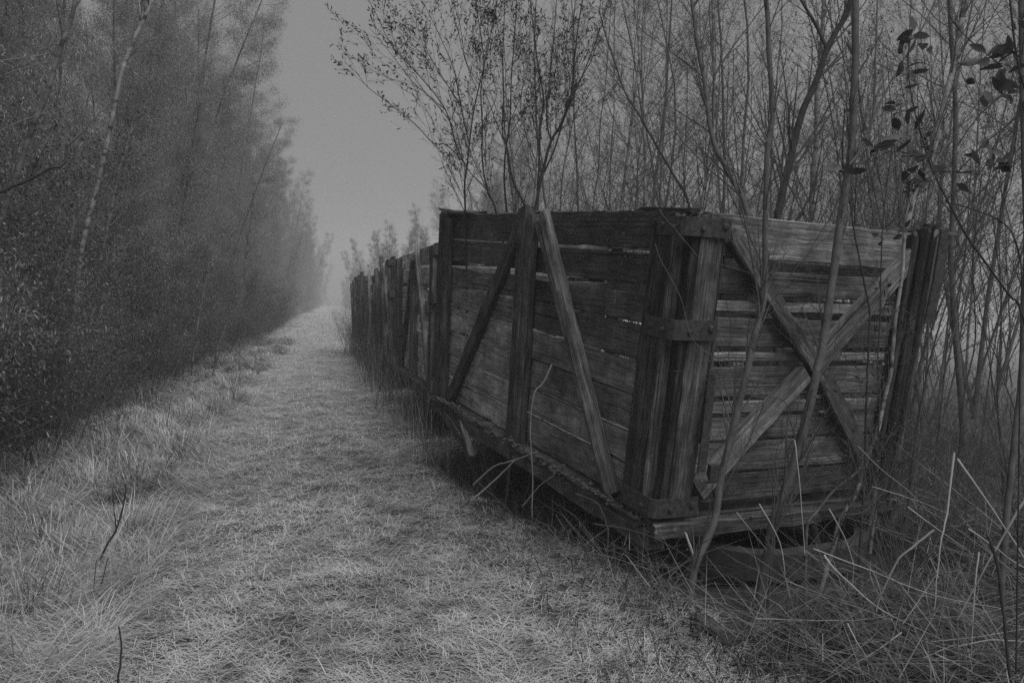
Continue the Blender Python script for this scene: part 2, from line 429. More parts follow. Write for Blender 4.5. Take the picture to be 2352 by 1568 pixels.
    # --- braces
    def brace(p0, p1, nd, w_, th, mat, tone=1.0, bow=0.0):
        b_ = Boards(); wd = np.cross(np.array(p1)-np.array(p0), nd)
        b_.add(p0, p1, wd, w_, nd, th, tone, .008, .03, .05, bow, rng=rg); return b_.build('brace', M[mat], root)
    xo = lambda z: X0(z)-.03
    brace((xo(.0), .37, -.01), (xo(1.55), 1.45, 1.57), (-1, 0, 0), .085, .058, 'brace', 1.05)
    brace((xo(.0)-.004, .445, .03), (xo(1.5)-.004, 1.515, 1.52), (-1, 0, 0), .045, .045, 'brace', .6)
    brace((xo(.0), 3.06, -.02), (xo(1.5), 1.80, 1.50), (-1, 0, 0), .115, .055, 'dbrace', 1.0)
    xr = W+.03
    brace((xr, .37, 0), (xr, 1.5, 1.55), (1, 0, 0), .11, .055, 'brace', .9); brace((xr, 3.06, 0), (xr, 1.8, 1.5), (1, 0, 0), .11, .055, 'dbrace')
    yo = lambda z, k=0: Y0(z)-.03-k
    brace((.215, yo(.15), .13), (.845, yo(.76), .755), (0, -1, 0), .120, .05, 'brace', 1.15)
    brace((.925, yo(.8), .83), (1.55, yo(1.42), 1.455), (0, -1, 0), .120, .05, 'brace', 1.0)
    brace((.235, yo(1.48), 1.485), (.60, yo(1.13), 1.115), (0, -1, 0), .09, .06, 'dbrace', 1.5)
    brace((.575, yo(1.13, .004), 1.135), (1.03, yo(.72, .01), .70), (0, -1, 0), .085, .05, 'brace', .62)
    brace((1.02, yo(.7, .004), .715), (1.42, yo(.28), .25), (0, -1, 0), .105, .055, 'dbrace', 1.5)
    # --- floor, sills
    b_ = Boards()
    for k in range(11):
        yy = L*(k+.5)/11
        b_.add((-.075-rg.random()*.02, yy, -.03), (W+.0, yy, -.03), (0, 1, 0), L/11-.012, (0, 0, 1), .038, rg.uniform(.6, 1.1), .006, .03, .09, rng=rg)
    b_.build('floor', M['sill'], root)
    for sx, xx in ((-1, -.035), (1, W+.035)):
        b_ = Boards(); b_.add((xx, -.06, -.105), (xx, L+.06, -.105), (0, 0, 1), .10, (sx, 0, 0), .09, .8, .008, .03, rng=rg); b_.build('sill_beam', M['sill'], root)
    for yy in (-.075, L+.06):
        b_ = Boards(); b_.add((-.09, yy, -.045), (W*.62, yy, -.055), (0, 0, 1), .085, (0, -1, 0), .075, .85, .012, .04, .06, -.012, rng=rg); b_.add((W*.63, yy+.01, -.06), (W+.0, yy+.01, -.05), (0, 0, 1), .075, (0, -1, 0), .06, .5, .012, .05, rng=rg); b_.build('end_beam', M['sill'], root)
    if hero:   # timbers broken loose under the far half of the long side
        b_ = Boards(); b_.add((-.05, L-.10, -.07), (-.10, 2.28, -.30), (0, 0, 1), .09, (1, 0, 0), .05, .6, .008, .05, rng=rg)
        b_.add((-.08, 2.62, -.09), (-.13, 2.25, -.27), (0, 0, 1), .05, (1, 0, 0), .04, 1.5, .008, .05, rng=rg)
        b_.build('broken_timber', M['sill'], root)
    # --- corner irons
    def corner_iron(z, w_, la, lb, tilt=0):
        k = .081; x, y = X0(z)-k, Y0(z)-k-.006
        c = .03
        pts = [(x, y+la, z), (x, y+c, z+tilt), (x+c*.35, y+c*.35, z+tilt), (x+c, y, z+tilt), (x+lb, y-.004, z)]
        nr = [(-1, 0, 0), (-1, -.15, 0), (-.7, -.7, 0), (-.15, -1, 0), (0, -1, 0)]
        o = solid('corner_iron', [strip(pts, nr, (0, 0, 1), w_, .008)], M['iron'], root)
        bolt(o, (x-.008, y+la*.78, z+.005), (-1, 0, 0)); bolt(o, (x+lb*.86, y-.012, z+.01), (0, -1, 0), .018)
        bolt(o, (x+lb*.36, y-.012, z-.008), (0, -1, 0), .013); bolt(o, (x-.008, y+la*.34, z-.006), (-1, 0, 0), .013); return o
    corner_iron(1.505, .092, .225, .265); corner_iron(1.0, .10, .245, .25); corner_iron(.075, .10, .27, .27)
    # strap with a hooked end on the end post
    y = Y0(.5)-.10
    pts = [(.168, y-.012, .80), (.168, y-.006, .45), (.166, y, .27), (.172, y-.035, .225), (.19, y-.06, .235)]
    solid('hook_strap', [strip(pts, [(0, -1, 0)]*2+[(0, -1, -.2), (0, -.5, -.8), (0, .2, -1)], (1, 0, 0), .05, .009)], M['iron'], root)
    solid('hook_plate', [strip([(.255, y+.02, .30), (.255, y+.028, .20)], [(0, -1, 0)]*2, (1, 0, 0), .06, .03)], M['iron'], root)
    # right corner strap hanging outside
    solid('hanging_strap', [strip([(W-.0, Y0(1.6)-.10, 1.60), (W+.003, Y0(1.3)-.105, 1.3), (W-.002, Y0(1.0)-.10, 1.06)], [(0, -1, 0)]*3, (1, 0, 0), .075, .01)], M['iron'], root)
    br = solid('end_bolt_washer', [[[np.array((.41, Y0(.1)-.002, .12))+r_*np.array((math.cos(a), 0, math.sin(a)))+np.array((0, -h, 0)) for a in np.arange(16)*math.pi/8] for r_, h in ((.05, 0), (.05, .006), (.026, .008), (.026, .02), (.016, .024))]], M['iron'], root)
    # cap board on the corner
    b_ = Boards(); b_.add((.018, -.08, 1.590), (.018, .40, 1.600), (1, 0, 0), .05, (0, 0, 1), .024, .4, .008, .04, rng=rg)
    b_.build('cap_board', M['side'], root)
    # --- steel under-frame with rounded ends, and two wheelsets
    def ring_path(x0, x1, y0, y1, r_):
        P = []
        for cx_, cy_, a0 in ((x1-r_, y1-r_, 0), (x0+r_, y1-r_, 90), (x0+r_, y0+r_, 180), (x1-r_, y0+r_, 270)):
            for k in range(9):
                a = math.radians(a0+k*90/8); P.append((cx_+r_*math.cos(a), cy_+r_*math.sin(a), math.cos(a), math.sin(a)))
        return P
    zt, zb = -.185, -.335
    x0f, x1f, y0f, y1f, rf = .30, W-.10, -.26, L+.12, .45
    P = ring_path(x0f, x1f, y0f, y1f, rf); V, F = [], []
    prof = [(0, zb), (0, zt), (-.085, zt), (-.085, zt-.014), (-.012, zt-.014), (-.012, zb+.014), (-.085, zb+.014), (-.085, zb)]
    for (px, py, nx_, ny_) in P: V += [(px+nx_*a, py+ny_*a, z) for a, z in prof]
    n, k = len(P), len(prof)
    for i in range(n):
        for q in range(k): F.append((i*k+q, ((i+1) % n)*k+q, ((i+1) % n)*k+(q+1) % k, i*k+(q+1) % k))
    mk('under_frame', V, F, M['frame'], root)
    def bar(name, a, b_, w_, h):
        a, b_ = np.array(a, float), np.array(b_, float); ax = (b_-a)/np.linalg.norm(b_-a); u = np.cross(ax, [0, 0, 1.]); v = np.array([0, 0, 1.])
        return solid(name, [[[q+u*s1*w_/2+v*s2*h/2 for s1, s2 in ((-1, -1), (1, -1), (1, 1), (-1, 1))] for q in (a, b_)]], M['frame'], root)
    bar('cross_member', (x0f+.09, .45, -.24), (x1f-.09, .45, -.24), .08, .08)
    bar('cross_member', (x0f+.09, L-.45, -.24), (x1f-.09, L-.45, -.24), .08, .08)
    bar('bolster', (.45, .35, -.162), (.45, L-.35, -.162), .12, .03); bar('bolster', (W-.45, .35, -.162), (W-.45, L-.35, -.162), .12, .03)
    if not hero:
        for yy in (.75, L-.75):
            wh = bpy.data.objects.new('wheelset', None); COL.objects.link(wh); wh.parent = root; wh.location = (0, yy, -.38)
            t_ = Tubes(); t_.add([(.35, 0, 0), (W-.35, 0, 0)], .03, 10); tube_obj('axle', t_, M['frame'], wh)
            for xx in (.42, W-.42):
                rings = [[(xx+dx, r_*math.cos(a), r_*math.sin(a)) for a in np.arange(24)*math.pi/12] for dx, r_ in ((-.04, .02), (-.04, .15), (.03, .155), (.032, .18), (.05, .18), (.05, .03))]
                solid('wheel', [rings], M['frame'], wh)
    # --- moss crust on the sill edge
    rr = np.random.default_rng(seed+5); V, F = [], []
    for q in range(300 if hero else 40):
        yy = rr.random()*L*.97; xx = -.075-rr.random()*.02 if rr.random() < .7 else -.05
        if hero and q < 60: yy = rr.normal(2.75, .16)
        if hero and 60 <= q < 210: yy = rr.normal(.7, .35) if rr.random() < .7 else rr.uniform(1.3, 1.7)
        if q > 294: xx, yy = rr.random()*W, -.10
        c = np.array((xx, yy, -.012+rr.normal()*.012)); s_ = rr.uniform(.003, .017)
        o = len(V)
        for a in range(6):
            V.append(c+s_*np.array((math.cos(a*1.047)*1.2, math.sin(a*1.047)*1.5, -.4))*rr.uniform(.7, 1.3))
        V.append(c+s_*np.array((rr.normal()*.3, rr.normal()*.3, .75)))
        F += [(o+a, o+(a+1) % 6, o+6) for a in range(6)]
    mk('moss', V, F, M['moss'], root)
    return root
make_wagon((1.695, 3.833, .37), (.192, .089, .029), 'nearest derelict wooden wagon, tilted, with a cross-braced end wall and iron-bound corner', hero=True, seed=3)
AL = {(a, b, c) for a in (0, 1) for b in (0, 1) for c in (6, 7)}
rear = [(1.22, 8.5, 'second weathered wagon along the path, close behind the tilted near one', {(0, 0, 5), (0, 0, 3), (1, 0, 5), (1, 1, 5), (1, 0, 4), (1, 1, 4), (1, 0, 6), (1, 1, 6), (1, 0, 3), (1, 1, 3)}),
        (1.20, 12.95, 'third wagon along the path, half hidden by tall stems, after the bright upright gap', {(0, 1, 7), (1, 0, 7), (1, 1, 7), (0, 0, 6), (1, 0, 6), (0, 0, 2), (1, 0, 2)}),
        (1.10, 16.95, 'fourth wagon along the path, with a broken ragged top edge', AL-{(0, 0, 6), (1, 1, 6)}),
        (1.0, 20.9, 'farthest wagon along the path, at the left end of the row', {(0, 1, 7), (0, 1, 5), (1, 1, 5), (1, 0, 7), (0, 0, 4), (1, 0, 4)})]
for i, (x, y, lb, ms) in enumerate(rear):
    make_wagon((x, y, (.52, .60, .46, .55)[i]), ((.02, -.005, .03, 0)[i], (.012, -.02, .022, -.01)[i], (.02, -.035, .045, -.02)[i]), lb, hero=False, seed=20+i, missing=ms)

# ------------------------------------------------------------------ trees
def unit(v): return v/(np.linalg.norm(v)+1e-9)
def grow(tb, lv, rng, p, d, ln, r0, level, spec):
    """one branch as a wobbling polyline with side branches; spec[level] = dict"""
    sp = spec[level]; n = sp['n']
    pts = [p]; q = unit(d); st = ln/(n-1)
    for i in range(n-1):
        q = unit(q+rng.normal(size=3)*sp['wob']+np.array([0, 0, sp['lift']])*(i+1)/n)
        pts.append(pts[-1]+q*st)
    pts = np.array(pts); rad = r0*np.linspace(1, sp.get('tip', .25), n)
    (tb[0] if level == 0 else tb[1]).add(pts, rad, sp['sides'])
    if lv is not None and sp.get('leaves', 0):
        m = sp['leaves']; k = rng.random(m)*(n-1.001)*(1-sp.get('bare', 0))+sp.get('bare', 0)*(n-1.001); i0 = k.astype(int); fr = (k-i0)[:, None]
        c = pts[i0]*(1-fr)+pts[i0+1]*fr + rng.normal(size=(m, 3))*sp.get('spread', .0)
        dd = (pts[i0+1]-pts[i0])/st*sp.get('along', .4)+rng.normal(size=(m, 3))*.6+np.array([0, 0, sp.get('hang', 0)])
        lv.add(c, dd, rng.uniform(.6, 1.25, m)*sp['ll'], rng.uniform(.7, 1.2, m)*sp['lw'])
    if level+1 < len(spec):
        nc = sp['kids']; lo = sp.get('from', .2)
        for j in range(nc):
            t = (lo+(1-lo)*(j+rng.random())/nc)*(n-1.001); i0 = int(t); fr = t-i0
            b = pts[i0]*(1-fr)+pts[i0+1]*fr; ax = unit(pts[i0+1]-pts[i0])
            az = rng.random()*2*math.pi; u = unit(np.cross(ax, rng.normal(size=3)))
            ang = sp['ang']*rng.uniform(.75, 1.25)
            dd = ax*math.cos(ang)+u*math.sin(ang)
            rel = t/(n-1)
            grow(tb, lv, rng, b, dd, ln*sp['ratio']*rng.uniform(.6, 1.2)*(1.15-.75*rel), max(.0012, rad[i0]*sp.get('rr', .5)), level+1, spec)

def proto(name, rng, spec, height, r0, stems=1, lean=0.0, mats=('birch', 'twig', 'leaf')):
    """meshes of one kind of tree: trunk, twigs, leaves"""
    tb = (Tubes(), Tubes()); lv = Leaves()
    for k in range(stems):
        d = np.array([lean+rng.normal()*.10*(stems > 1)*1.6, rng.normal()*.10*(1+(stems > 1)), 1.0])
        grow(tb, lv, rng, np.array([rng.normal()*.05*(stems > 1), rng.normal()*.05*(stems > 1), -.15]), d, height*rng.uniform(.8, 1.1), r0*rng.uniform(.7, 1.1), 0, spec)
    root = thing(name, (0, 0, -500), None, None)
    tube_obj('trunk', tb[0], M[mats[0]], root)
    tube_obj('branches', tb[1], M[mats[1]], root)
    if lv.c: leaf_obj('foliage', lv, M[mats[2]], root, rng)
    return root
used = set()
def put(pr, x, y, rz, sc, label, cat, group, z=None):
    if pr.name in used:
        o = pr.copy(); COL.objects.link(o)
        for ch in pr.children:
            c = ch.copy(); COL.objects.link(c); c.parent = o
    else: o = pr; used.add(pr.name)
    o.location = (x, y, float(ground(x, y)) if z is None else z); o.rotation_euler = (0, 0, rz); o.scale = (sc, sc, sc)
    return tag(o, label, cat, group)

rg = np.random.default_rng(5)
leafy = [dict(n=12, wob=.03, lift=.03, sides=8, kids=62, ang=.85, ratio=.150, rr=.28, **{'from': .015}),
         dict(n=6, wob=.10, lift=.06, sides=4, kids=9, ang=.65, ratio=.52, rr=.5, leaves=16, spread=.12, hang=-.7, ll=.052, lw=.009),
         dict(n=5, wob=.16, lift=-.06, sides=3, kids=6, ang=.65, ratio=.62, rr=.7, leaves=20, spread=.11, hang=-1.1, ll=.050, lw=.0085),
         dict(n=4, wob=.2, lift=-.22, sides=3, kids=0, ang=.6, ratio=.5, leaves=9, spread=.08, hang=-1.3, ll=.048, lw=.008)]
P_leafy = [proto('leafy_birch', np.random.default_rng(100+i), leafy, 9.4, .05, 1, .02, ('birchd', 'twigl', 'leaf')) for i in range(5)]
under = [dict(n=7, wob=.14, lift=.02, sides=4, kids=11, ang=.8, ratio=.42, rr=.5, leaves=14, ll=.026, lw=.012, spread=.06),
         dict(n=5, wob=.2, lift=-.03, sides=3, kids=6, ang=.8, ratio=.5, rr=.6, leaves=22, ll=.024, lw=.011, spread=.06, hang=-.3),
         dict(n=4, wob=.25, lift=-.1, sides=3, kids=0, ang=.8, ratio=.5, leaves=14, ll=.022, lw=.010, spread=.06, hang=-.3)]
P_under = [proto('undergrowth_shrub', np.random.default_rng(140+i), under, 1.9, .012, 8, .0, ('twig', 'twig', 'dleaf')) for i in range(4)]
k = 0
for row, (xr, y0, y1, st) in enumerate(((-2.75, 4.6, 60, .8), (-3.3, 2.6, 95, .95), (-4.6, 3.4, 70, 1.4), (-6.4, 4.5, 50, 1.8), (-8.6, 6.0, 50, 1.8))):
    y = y0
    while y < y1:
        sc = rg.uniform(.88, 1.06)*(1+.10*sstep(38, 70, y)) if row else rg.uniform(.42, .72)
        put(P_leafy[k % 5], xr-.1+rg.normal()*.15+BEND*max(y-34, 0)*1.15, y+rg.normal()*.2, rg.uniform(0, 6.28), sc,
            'slender leafy birch crowded into the long tree row left of the path', 'tree', 'leafy birches in the left row')
        k += 1; y += st*(1+y/70)
y = 4.6; k = 0
while y < 55:
    put(P_under[k % 4], -2.7+rg.normal()*.2+BEND*max(y-12, 0), y, rg.uniform(0, 6.28), rg.uniform(.8, 1.4), 'dark low leafy shrub at the foot of the left birch row', 'shrub', 'shrubs at the foot of the left row')
    k += 1; y += .42*(1+y/18)
y = 5.0
while y < 30:
    put(P_under[k % 4], -3.9+rg.normal()*.3, y, rg.uniform(0, 6.28), rg.uniform(1.4, 2.1), 'dark low leafy shrub at the foot of the left birch row', 'shrub', 'shrubs at the foot of the left row')
    k += 1; y += .9*(1+y/25)

bare = [dict(n=12, wob=.045, lift=.05, sides=7, kids=28, ang=.8, ratio=.33, rr=.30, **{'from': .2}),
        dict(n=8, wob=.12, lift=.07, sides=4, kids=11, ang=.65, ratio=.44, rr=.42),
        dict(n=6, wob=.11, lift=.04, sides=3, kids=8, ang=.6, ratio=.5, rr=.5, leaves=2, ll=.016, lw=.007),
        dict(n=4, wob=.14, lift=.0, sides=3, kids=0, ang=.6, ratio=.5, leaves=2, ll=.016, lw=.007)]
P_bare = [proto('bare_birch', np.random.default_rng(200+i), bare, 8.5, .032, 1+(i % 3 == 2)*2, .0, ('bark' if i % 2 else 'birch', 'twig', 'bud')) for i in range(6)]
thin = [dict(n=10, wob=.06, lift=.05, sides=5, kids=16, ang=.6, ratio=.33, rr=.5, leaves=10, ll=.02, lw=.01),
        dict(n=6, wob=.12, lift=.06, sides=3, kids=6, ang=.6, ratio=.5, rr=.6, leaves=6, ll=.02, lw=.01),
        dict(n=4, wob=.16, lift=.02, sides=3, kids=0, ang=.6, ratio=.5, leaves=5, ll=.02, lw=.01)]
P_thin = [proto('thin_sapling', np.random.default_rng(260+i), thin, 4.2, .014, 3, .0, ('twig', 'twig', 'bud')) for i in range(4)]
k = 0; n_b = 0
pts = []
while n_b < 78:
    y = rg.uniform(4.5, 42); x = 2.0+rg.random()*(2.5+.75*y)
    if y < 9 and x < 4.2: continue
    if y < 26 and x < 3.1: continue
    if y >= 14 and x < .19*y: continue
    if any((x-a)**2+(y-b)**2 < .7 for a, b in pts): continue
    pts.append((x, y))
    put(P_bare[n_b % 6], x, y, rg.uniform(0, 6.28), rg.uniform(.75, 1.1), 'bare grey birch with fine twigs standing in the misty wood behind the wagons', 'tree', 'bare birches behind the wagons')
    n_b += 1
for i in range(66):
    y = rg.uniform(5.5, 24); x = max(3.2, .17*y)+rg.random()*(1.5+.6*y)
    put(P_thin[i % 4], x, y, rg.uniform(0, 6.28), rg.uniform(.7, 1.2), 'thin many-stemmed sapling in the scrub behind the wagons', 'sapling', 'thin saplings behind the wagons')
k = 0
for i in range(16):
    y = rg.uniform(19, 36)
    put(P_leafy[i % 5], .165*y+rg.uniform(.2, 1.6), y, rg.uniform(0, 6.28), rg.uniform(.40, .62), 'small misty birch in the far row right of the path, beyond the wagons', 'tree', 'misty birches in the far right row')
y = 34.
while y < 150:
    for xr in (2.9, 4.6):
        put(P_leafy[k % 5], xr+rg.normal()*.3+BEND*y, y+rg.normal()*.4, rg.uniform(0, 6.28), rg.uniform(.46, .6), 'small misty birch in the far row right of the path, beyond the wagons', 'tree', 'misty birches in the far right row'); k += 1
    y += 1.5*(1+y/60)
y = 95.
while y < 165:
    put(P_leafy[k % 5], -2.9+rg.normal()*.25+BEND*y, y, rg.uniform(0, 6.28), rg.uniform(.95, 1.1), 'slender leafy birch crowded into the long tree row left of the path', 'tree', 'leafy birches in the left row'); k += 1
    y += 1.9
for (x, y) in ((-.6, 182), (3.9, 180), (5.5, 178), (-2.2, 182), (1.2, 196)):
    put(P_leafy[k % 5], x+1.2, y, rg.uniform(0, 6.28), rg.uniform(.6, .8), 'hazy birch closing the far end of the path', 'tree', 'hazy birches at the end of the path'); k += 1

for i in range(64):
    y = rg.uniform(2.7, 6.5); x = 2.1+.22*(y-2.7)+rg.random()*2.2
    if not clear_of_wagon(np.array(x), np.array(y), -.1): continue
    put(P_thin[i % 4], x, y, rg.uniform(0, 6.28), rg.uniform(.12, .30), 'low dark bramble among the dry stalks right of the near wagon', 'bramble', 'brambles at the lower right')
for i in range(26):
    y = rg.uniform(3.7, 7.2); x = 1.69-.193*(y-3.83)-.02+rg.normal()*.07
    put(P_thin[i % 4], x, y, rg.uniform(0, 6.28), rg.uniform(.05, .15), 'small dry bramble growing up against the sill of the near wagon', 'bramble', 'brambles along the sill of the near wagon')
y = 7.3
while y < 26:
    put(P_thin[int(y*7) % 4], .98-.1*(y > 15)+rg.normal()*.12, y, rg.uniform(0, 6.28), rg.uniform(.16, .36), 'low twiggy scrub growing against the rear wagons', 'shrub', 'low scrub before the rear wagons')
    y += rg.uniform(.25, .7)
# ---- trees traced one by one
side_twigs = [None,
        dict(n=8, wob=.05, lift=.07, sides=4, kids=6, ang=.5, ratio=.45, rr=.5, leaves=2, ll=.040, lw=.010, along=.9, bare=.3),
        dict(n=5, wob=.09, lift=.05, sides=3, kids=3, ang=.5, ratio=.5, rr=.6, leaves=2, ll=.038, lw=.010, along=.9),
        dict(n=4, wob=.12, lift=.03, sides=3, kids=0, ang=.5, ratio=.5, leaves=1, ll=.036, lw=.010, along=.9)]
def smooth_line(pts, m=3):
    P = np.asarray(pts, float); n = len(P); out = []
    for i in range(n-1):
        a, b, c, d = P[max(0, i-1)], P[i], P[i+1], P[min(n-1, i+2)]
        for j in range(m):
            t = j/m
            out.append(.5*((2*b)+(-a+c)*t+(2*a-5*b+4*c-d)*t*t+(-a+3*b-3*c+d)*t**3))
    out.append(P[-1]); return np.array(out)
FEW = ('forked_tree', 'leaning_tree', 'pale_birch', 'upright_sapling', 'leaning_sapling', 'grey_sapling', 'slender_sapling', 'slim_tree', 'scrub_sapling')
def traced(name, lines, label, cat, twigs=12, tl=.9, bark='bark', tw='twig', lf='bud', seed=0, leafy_=True, group=None, start=.25, lean=.35, extra=None):
    """lines: list of (world polyline, r0, r1); the first is the trunk"""
    rng = np.random.default_rng(seed); base = lines[0][0][0]
    root = thing(name, base, label, cat, group)
    if name in FEW: leafy_ = False; twigs *= 1.5
    tb = (Tubes(), Tubes()); lv = Leaves()
    for i, (P, r0, r1) in enumerate(lines):
        Q = smooth_line(P-base, 4); Q[1:-1] += rng.normal(size=(len(Q)-2, 3))*r0*.07
        (tb[0] if r0 > .007 or i == 0 else tb[1]).add(Q, np.linspace(r0, r1, len(Q)), 8 if r0 > .012 else 5)
        ln = np.linalg.norm(np.diff(Q, axis=0), axis=1).sum()
        for j in range(int(twigs*ln)):
            t = rng.uniform(start if i == 0 else .1, 1)*(len(Q)-1.001); i0 = int(t)
            ax = unit(Q[i0+1]-Q[i0]); u = unit(np.cross(ax, rng.normal(size=3)))
            dd = ax*.8+u*.55+np.array([0, 0, lean])
            grow(tb, lv if leafy_ else None, rng, Q[i0], dd, tl*rng.uniform(.35, 1.2)*(1.1-.8*t/len(Q)), max(.0014, (r0+(r1-r0)*t/len(Q))*.35), 1, side_twigs)
    tube_obj('trunk', tb[0], M[bark], root)
    if tb[1].g: tube_obj('branches', tb[1], M[tw], root)
    if lv.c: leaf_obj('foliage', lv, M[lf], root, rng)
    return root
def zA(*pts): return [(781+x*.3516, y*.3516) for x, y in pts]       # enlarged view of the upper middle
def zB(*pts): return [(1516+x*.3555, y*.3555) for x, y in pts]      # upper right
def zC(*pts): return [(1470+x*.3222, 413.5+y*.3222) for x, y in pts]  # end wall, upper half
def zD(*pts): return [(1470+x*.3222, 827+y*.3222) for x, y in pts]    # end wall, lower half
def zE(*pts): return [(1562+x*.3556, 1010.6+y*.3556) for x, y in pts] # lower right corner
def zF(*pts): return [(964.7+x*.3222, 827+y*.3222) for x, y in pts]   # sill of the long side
def zG(*pts): return [(964.7+x*.3222, 413.5+y*.3222) for x, y in pts] # upper long side
def zH(*pts): return [(x*.3556, 1010.6+y*.3556) for x, y in pts]      # lower left corner
def zI(*pts): return [(x*.3516, y*.3516) for x, y in pts]             # upper left corner
def zJ(*pts): return [(x*.3516, 551+y*.3516) for x, y in pts]         # left middle
def rooted(P):
    """carry a traced stem on down to the ground"""
    h = P[0][2]-float(ground(P[0][0], P[0][1]))+.05
    if h < .1: return P
    d = P[0]-P[1]; d = d/(abs(d[2])+.5*np.hypot(d[0], d[1])+1e-6)*.8; d[2] = -1.0
    k = 3; return np.concatenate([[P[0]+d*np.array([.75, .75, 1])*h*(1-i/k) for i in range(k)], P])
def T(pts, d0, d1=None, r0=.02, r1=.008, root=False):
    P = trace(pts, d0, d1); return (rooted(P) if root else P, r0*.62, r1*.62)

# willow shrub growing in and behind the near wagon
traced('willow_shrub', [
    T(zA((820, 1390), (815, 1200), (830, 1080), (850, 900), (870, 750), (900, 600), (960, 350), (1010, 100), (1050, -120)), 6.6, 6.4, .017, .005, True),
    T(zA((830, 1100), (760, 950), (690, 720), (540, 520), (340, 300), (240, 100), (150, -60)), 6.5, 6.1, .011, .003),
    T(zA((845, 950), (790, 700), (750, 480), (690, 320), (600, 130), (500, -60)), 6.5, 6.2, .009, .003),
    T(zA((830, 1085), (700, 950), (610, 935), (490, 810), (300, 660), (180, 570), (110, 480), (30, 410)), 6.5, 6.0, .009, .0022),
    T(zA((690, 720), (620, 660), (520, 560), (420, 400), (330, 220)), 6.4, 6.1, .006, .002),
    T(zA((740, 830), (640, 690), (480, 540), (400, 440), (260, 260), (190, 180)), 6.4, 6.0, .006, .0022), T(zA((850, 760), (730, 600), (600, 400), (540, 250), (440, 60)), 6.4, 6.1, .006, .0022),
    T(zA((900, 600), (820, 400), (770, 200), (700, -20)), 6.4, 6.3, .006, .003), T(zA((790, 700), (690, 540), (560, 330), (420, 200), (340, 30)), 6.4, 5.9, .005, .002)],
    'spreading willow rising behind the far end of the near wagon, arching left over the path', 'shrub', 6.5, .85, 'barkd', seed=301, lean=.2)
traced('willow_shrub', [
    T(zA((1020, 1380), (970, 1270), (930, 1050), (930, 800), (920, 600), (940, 400), (900, 100), (880, -100)), 6.2, 6.2, .016, .005, True),
    T(zA((960, 1240), (880, 1160), (835, 1105), (760, 960)), 6.2, 6.3, .009, .005),
    T(zA((1090, 1385), (1075, 1200), (1080, 1000), (1110, 800), (1120, 500), (1140, 250), (1160, -100)), 6.1, 6.0, .014, .005),
    T(zA((1095, 980), (1020, 800), (960, 640), (830, 420), (790, 200), (740, 0)), 6.0, 5.8, .007, .003), T(zA((930, 800), (1000, 690), (1020, 600), (980, 420), (1000, 200), (1030, 0)), 6.2, 6.1, .006, .003),
    T(zA((1110, 800), (1180, 620), (1230, 420), (1240, 200), (1250, 0)), 6.1, 6.2, .006, .003),
    T(zA((1230, 1380), (1130, 1180), (1095, 980), (1060, 850), (1070, 600), (1050, 300), (1000, 0)), 6.0, 6.2, .014, .004)],
    'willow clump of crossing upright stems in the near wagon, left of its middle post', 'shrub', 5.5, 1.0, 'barkd', seed=302)
traced('willow_shrub', [
    T(zA((1280, 1370), (1330, 1100), (1380, 920), (1440, 820), (1510, 620), (1530, 400), (1560, 150), (1600, -100)), 5.6, 5.6, .024, .006, True),
    T(zA((1290, 1370), (1300, 1100), (1310, 800), (1330, 650), (1290, 400), (1260, 150), (1230, -100)), 5.6, 5.7, .015, .005),
    T(zA((1330, 1130), (1400, 980), (1470, 760), (1580, 500), (1680, 250), (1760, 0)), 5.6, 5.4, .012, .004),
    T(zA((1440, 820), (1480, 700), (1500, 500), (1480, 300), (1500, 50)), 5.6, 5.6, .007, .003), T(zA((1510, 620), (1600, 470), (1660, 350), (1700, 150), (1760, -20)), 5.6, 5.5, .007, .003),
    T(zA((1300, 1100), (1220, 900), (1180, 700), (1200, 450), (1150, 250)), 5.6, 5.8, .006, .002),
    T(zA((1380, 920), (1350, 780), (1370, 520), (1400, 200), (1420, -50)), 5.6, 5.8, .012, .004)],
    'willow rising straight up behind the middle post of the near wagon, forking into a fan', 'shrub', 5.5, 1.05, 'barkd', seed=303)
traced('leaning_sapling', [
    T(zA((2280, 1340), (2200, 1180), (2100, 1010), (1970, 780), (1860, 600), (1800, 420), (1740, 250), (1690, 60)), 5.2, 5.6, .018, .006, True),
    T(zA((1970, 780), (1985, 600), (2020, 380), (2060, 100)), 5.3, 5.4, .007, .003)],
    'dark sapling leaning left from behind the iron-bound corner of the near wagon', 'sapling', 5.0, .8, 'barkd', seed=304)
for i, (ln, d) in enumerate(((zA((1440, 1370), (1460, 1100), (1500, 900), (1530, 700), (1520, 300), (1540, -50)), 8.0), (zA((1650, 1370), (1690, 1100), (1700, 800), (1730, 600), (1760, 200), (1770, -50)), 8.6),
                             (zA((1760, 1375), (1770, 1050), (1790, 700), (1790, 300), (1800, -50)), 9.2), (zA((1930, 1370), (1950, 1050), (1980, 800), (1970, 300), (1990, -50)), 8.4), (zA((2090, 1350), (2100, 1050), (2120, 780), (2130, 400), (2140, -50)), 7.6))):
    traced('upright_sapling', [T(ln, d, d, .018, .007, True)], 'thin upright grey sapling above the long side of the near wagon', 'sapling', 5.0, .8, 'bark', seed=310+i, group='upright saplings behind the near wagon')
traced('forked_tree', [
    T(zB((560, 1360), (470, 1170), (340, 900), (290, 560), (240, 280), (205, 0), (180, -200)), 5.0, 5.4, .036, .016, True),
    T(zB((340, 900), (345, 600), (360, 480), (460, 320), (580, 160), (700, 0)), 5.2, 5.2, .014, .005),
    T(zB((330, 860), (180, 760), (60, 690), (-80, 660)), 5.2, 5.4, .008, .003), T(zB((280, 500), (160, 400), (20, 300), (-140, 180)), 5.3, 5.5, .009, .003)],
    'grey trunk curving up leftward beside the iron-bound corner, one branch forking right', 'tree', 6.0, 1.0, 'bark', seed=320)
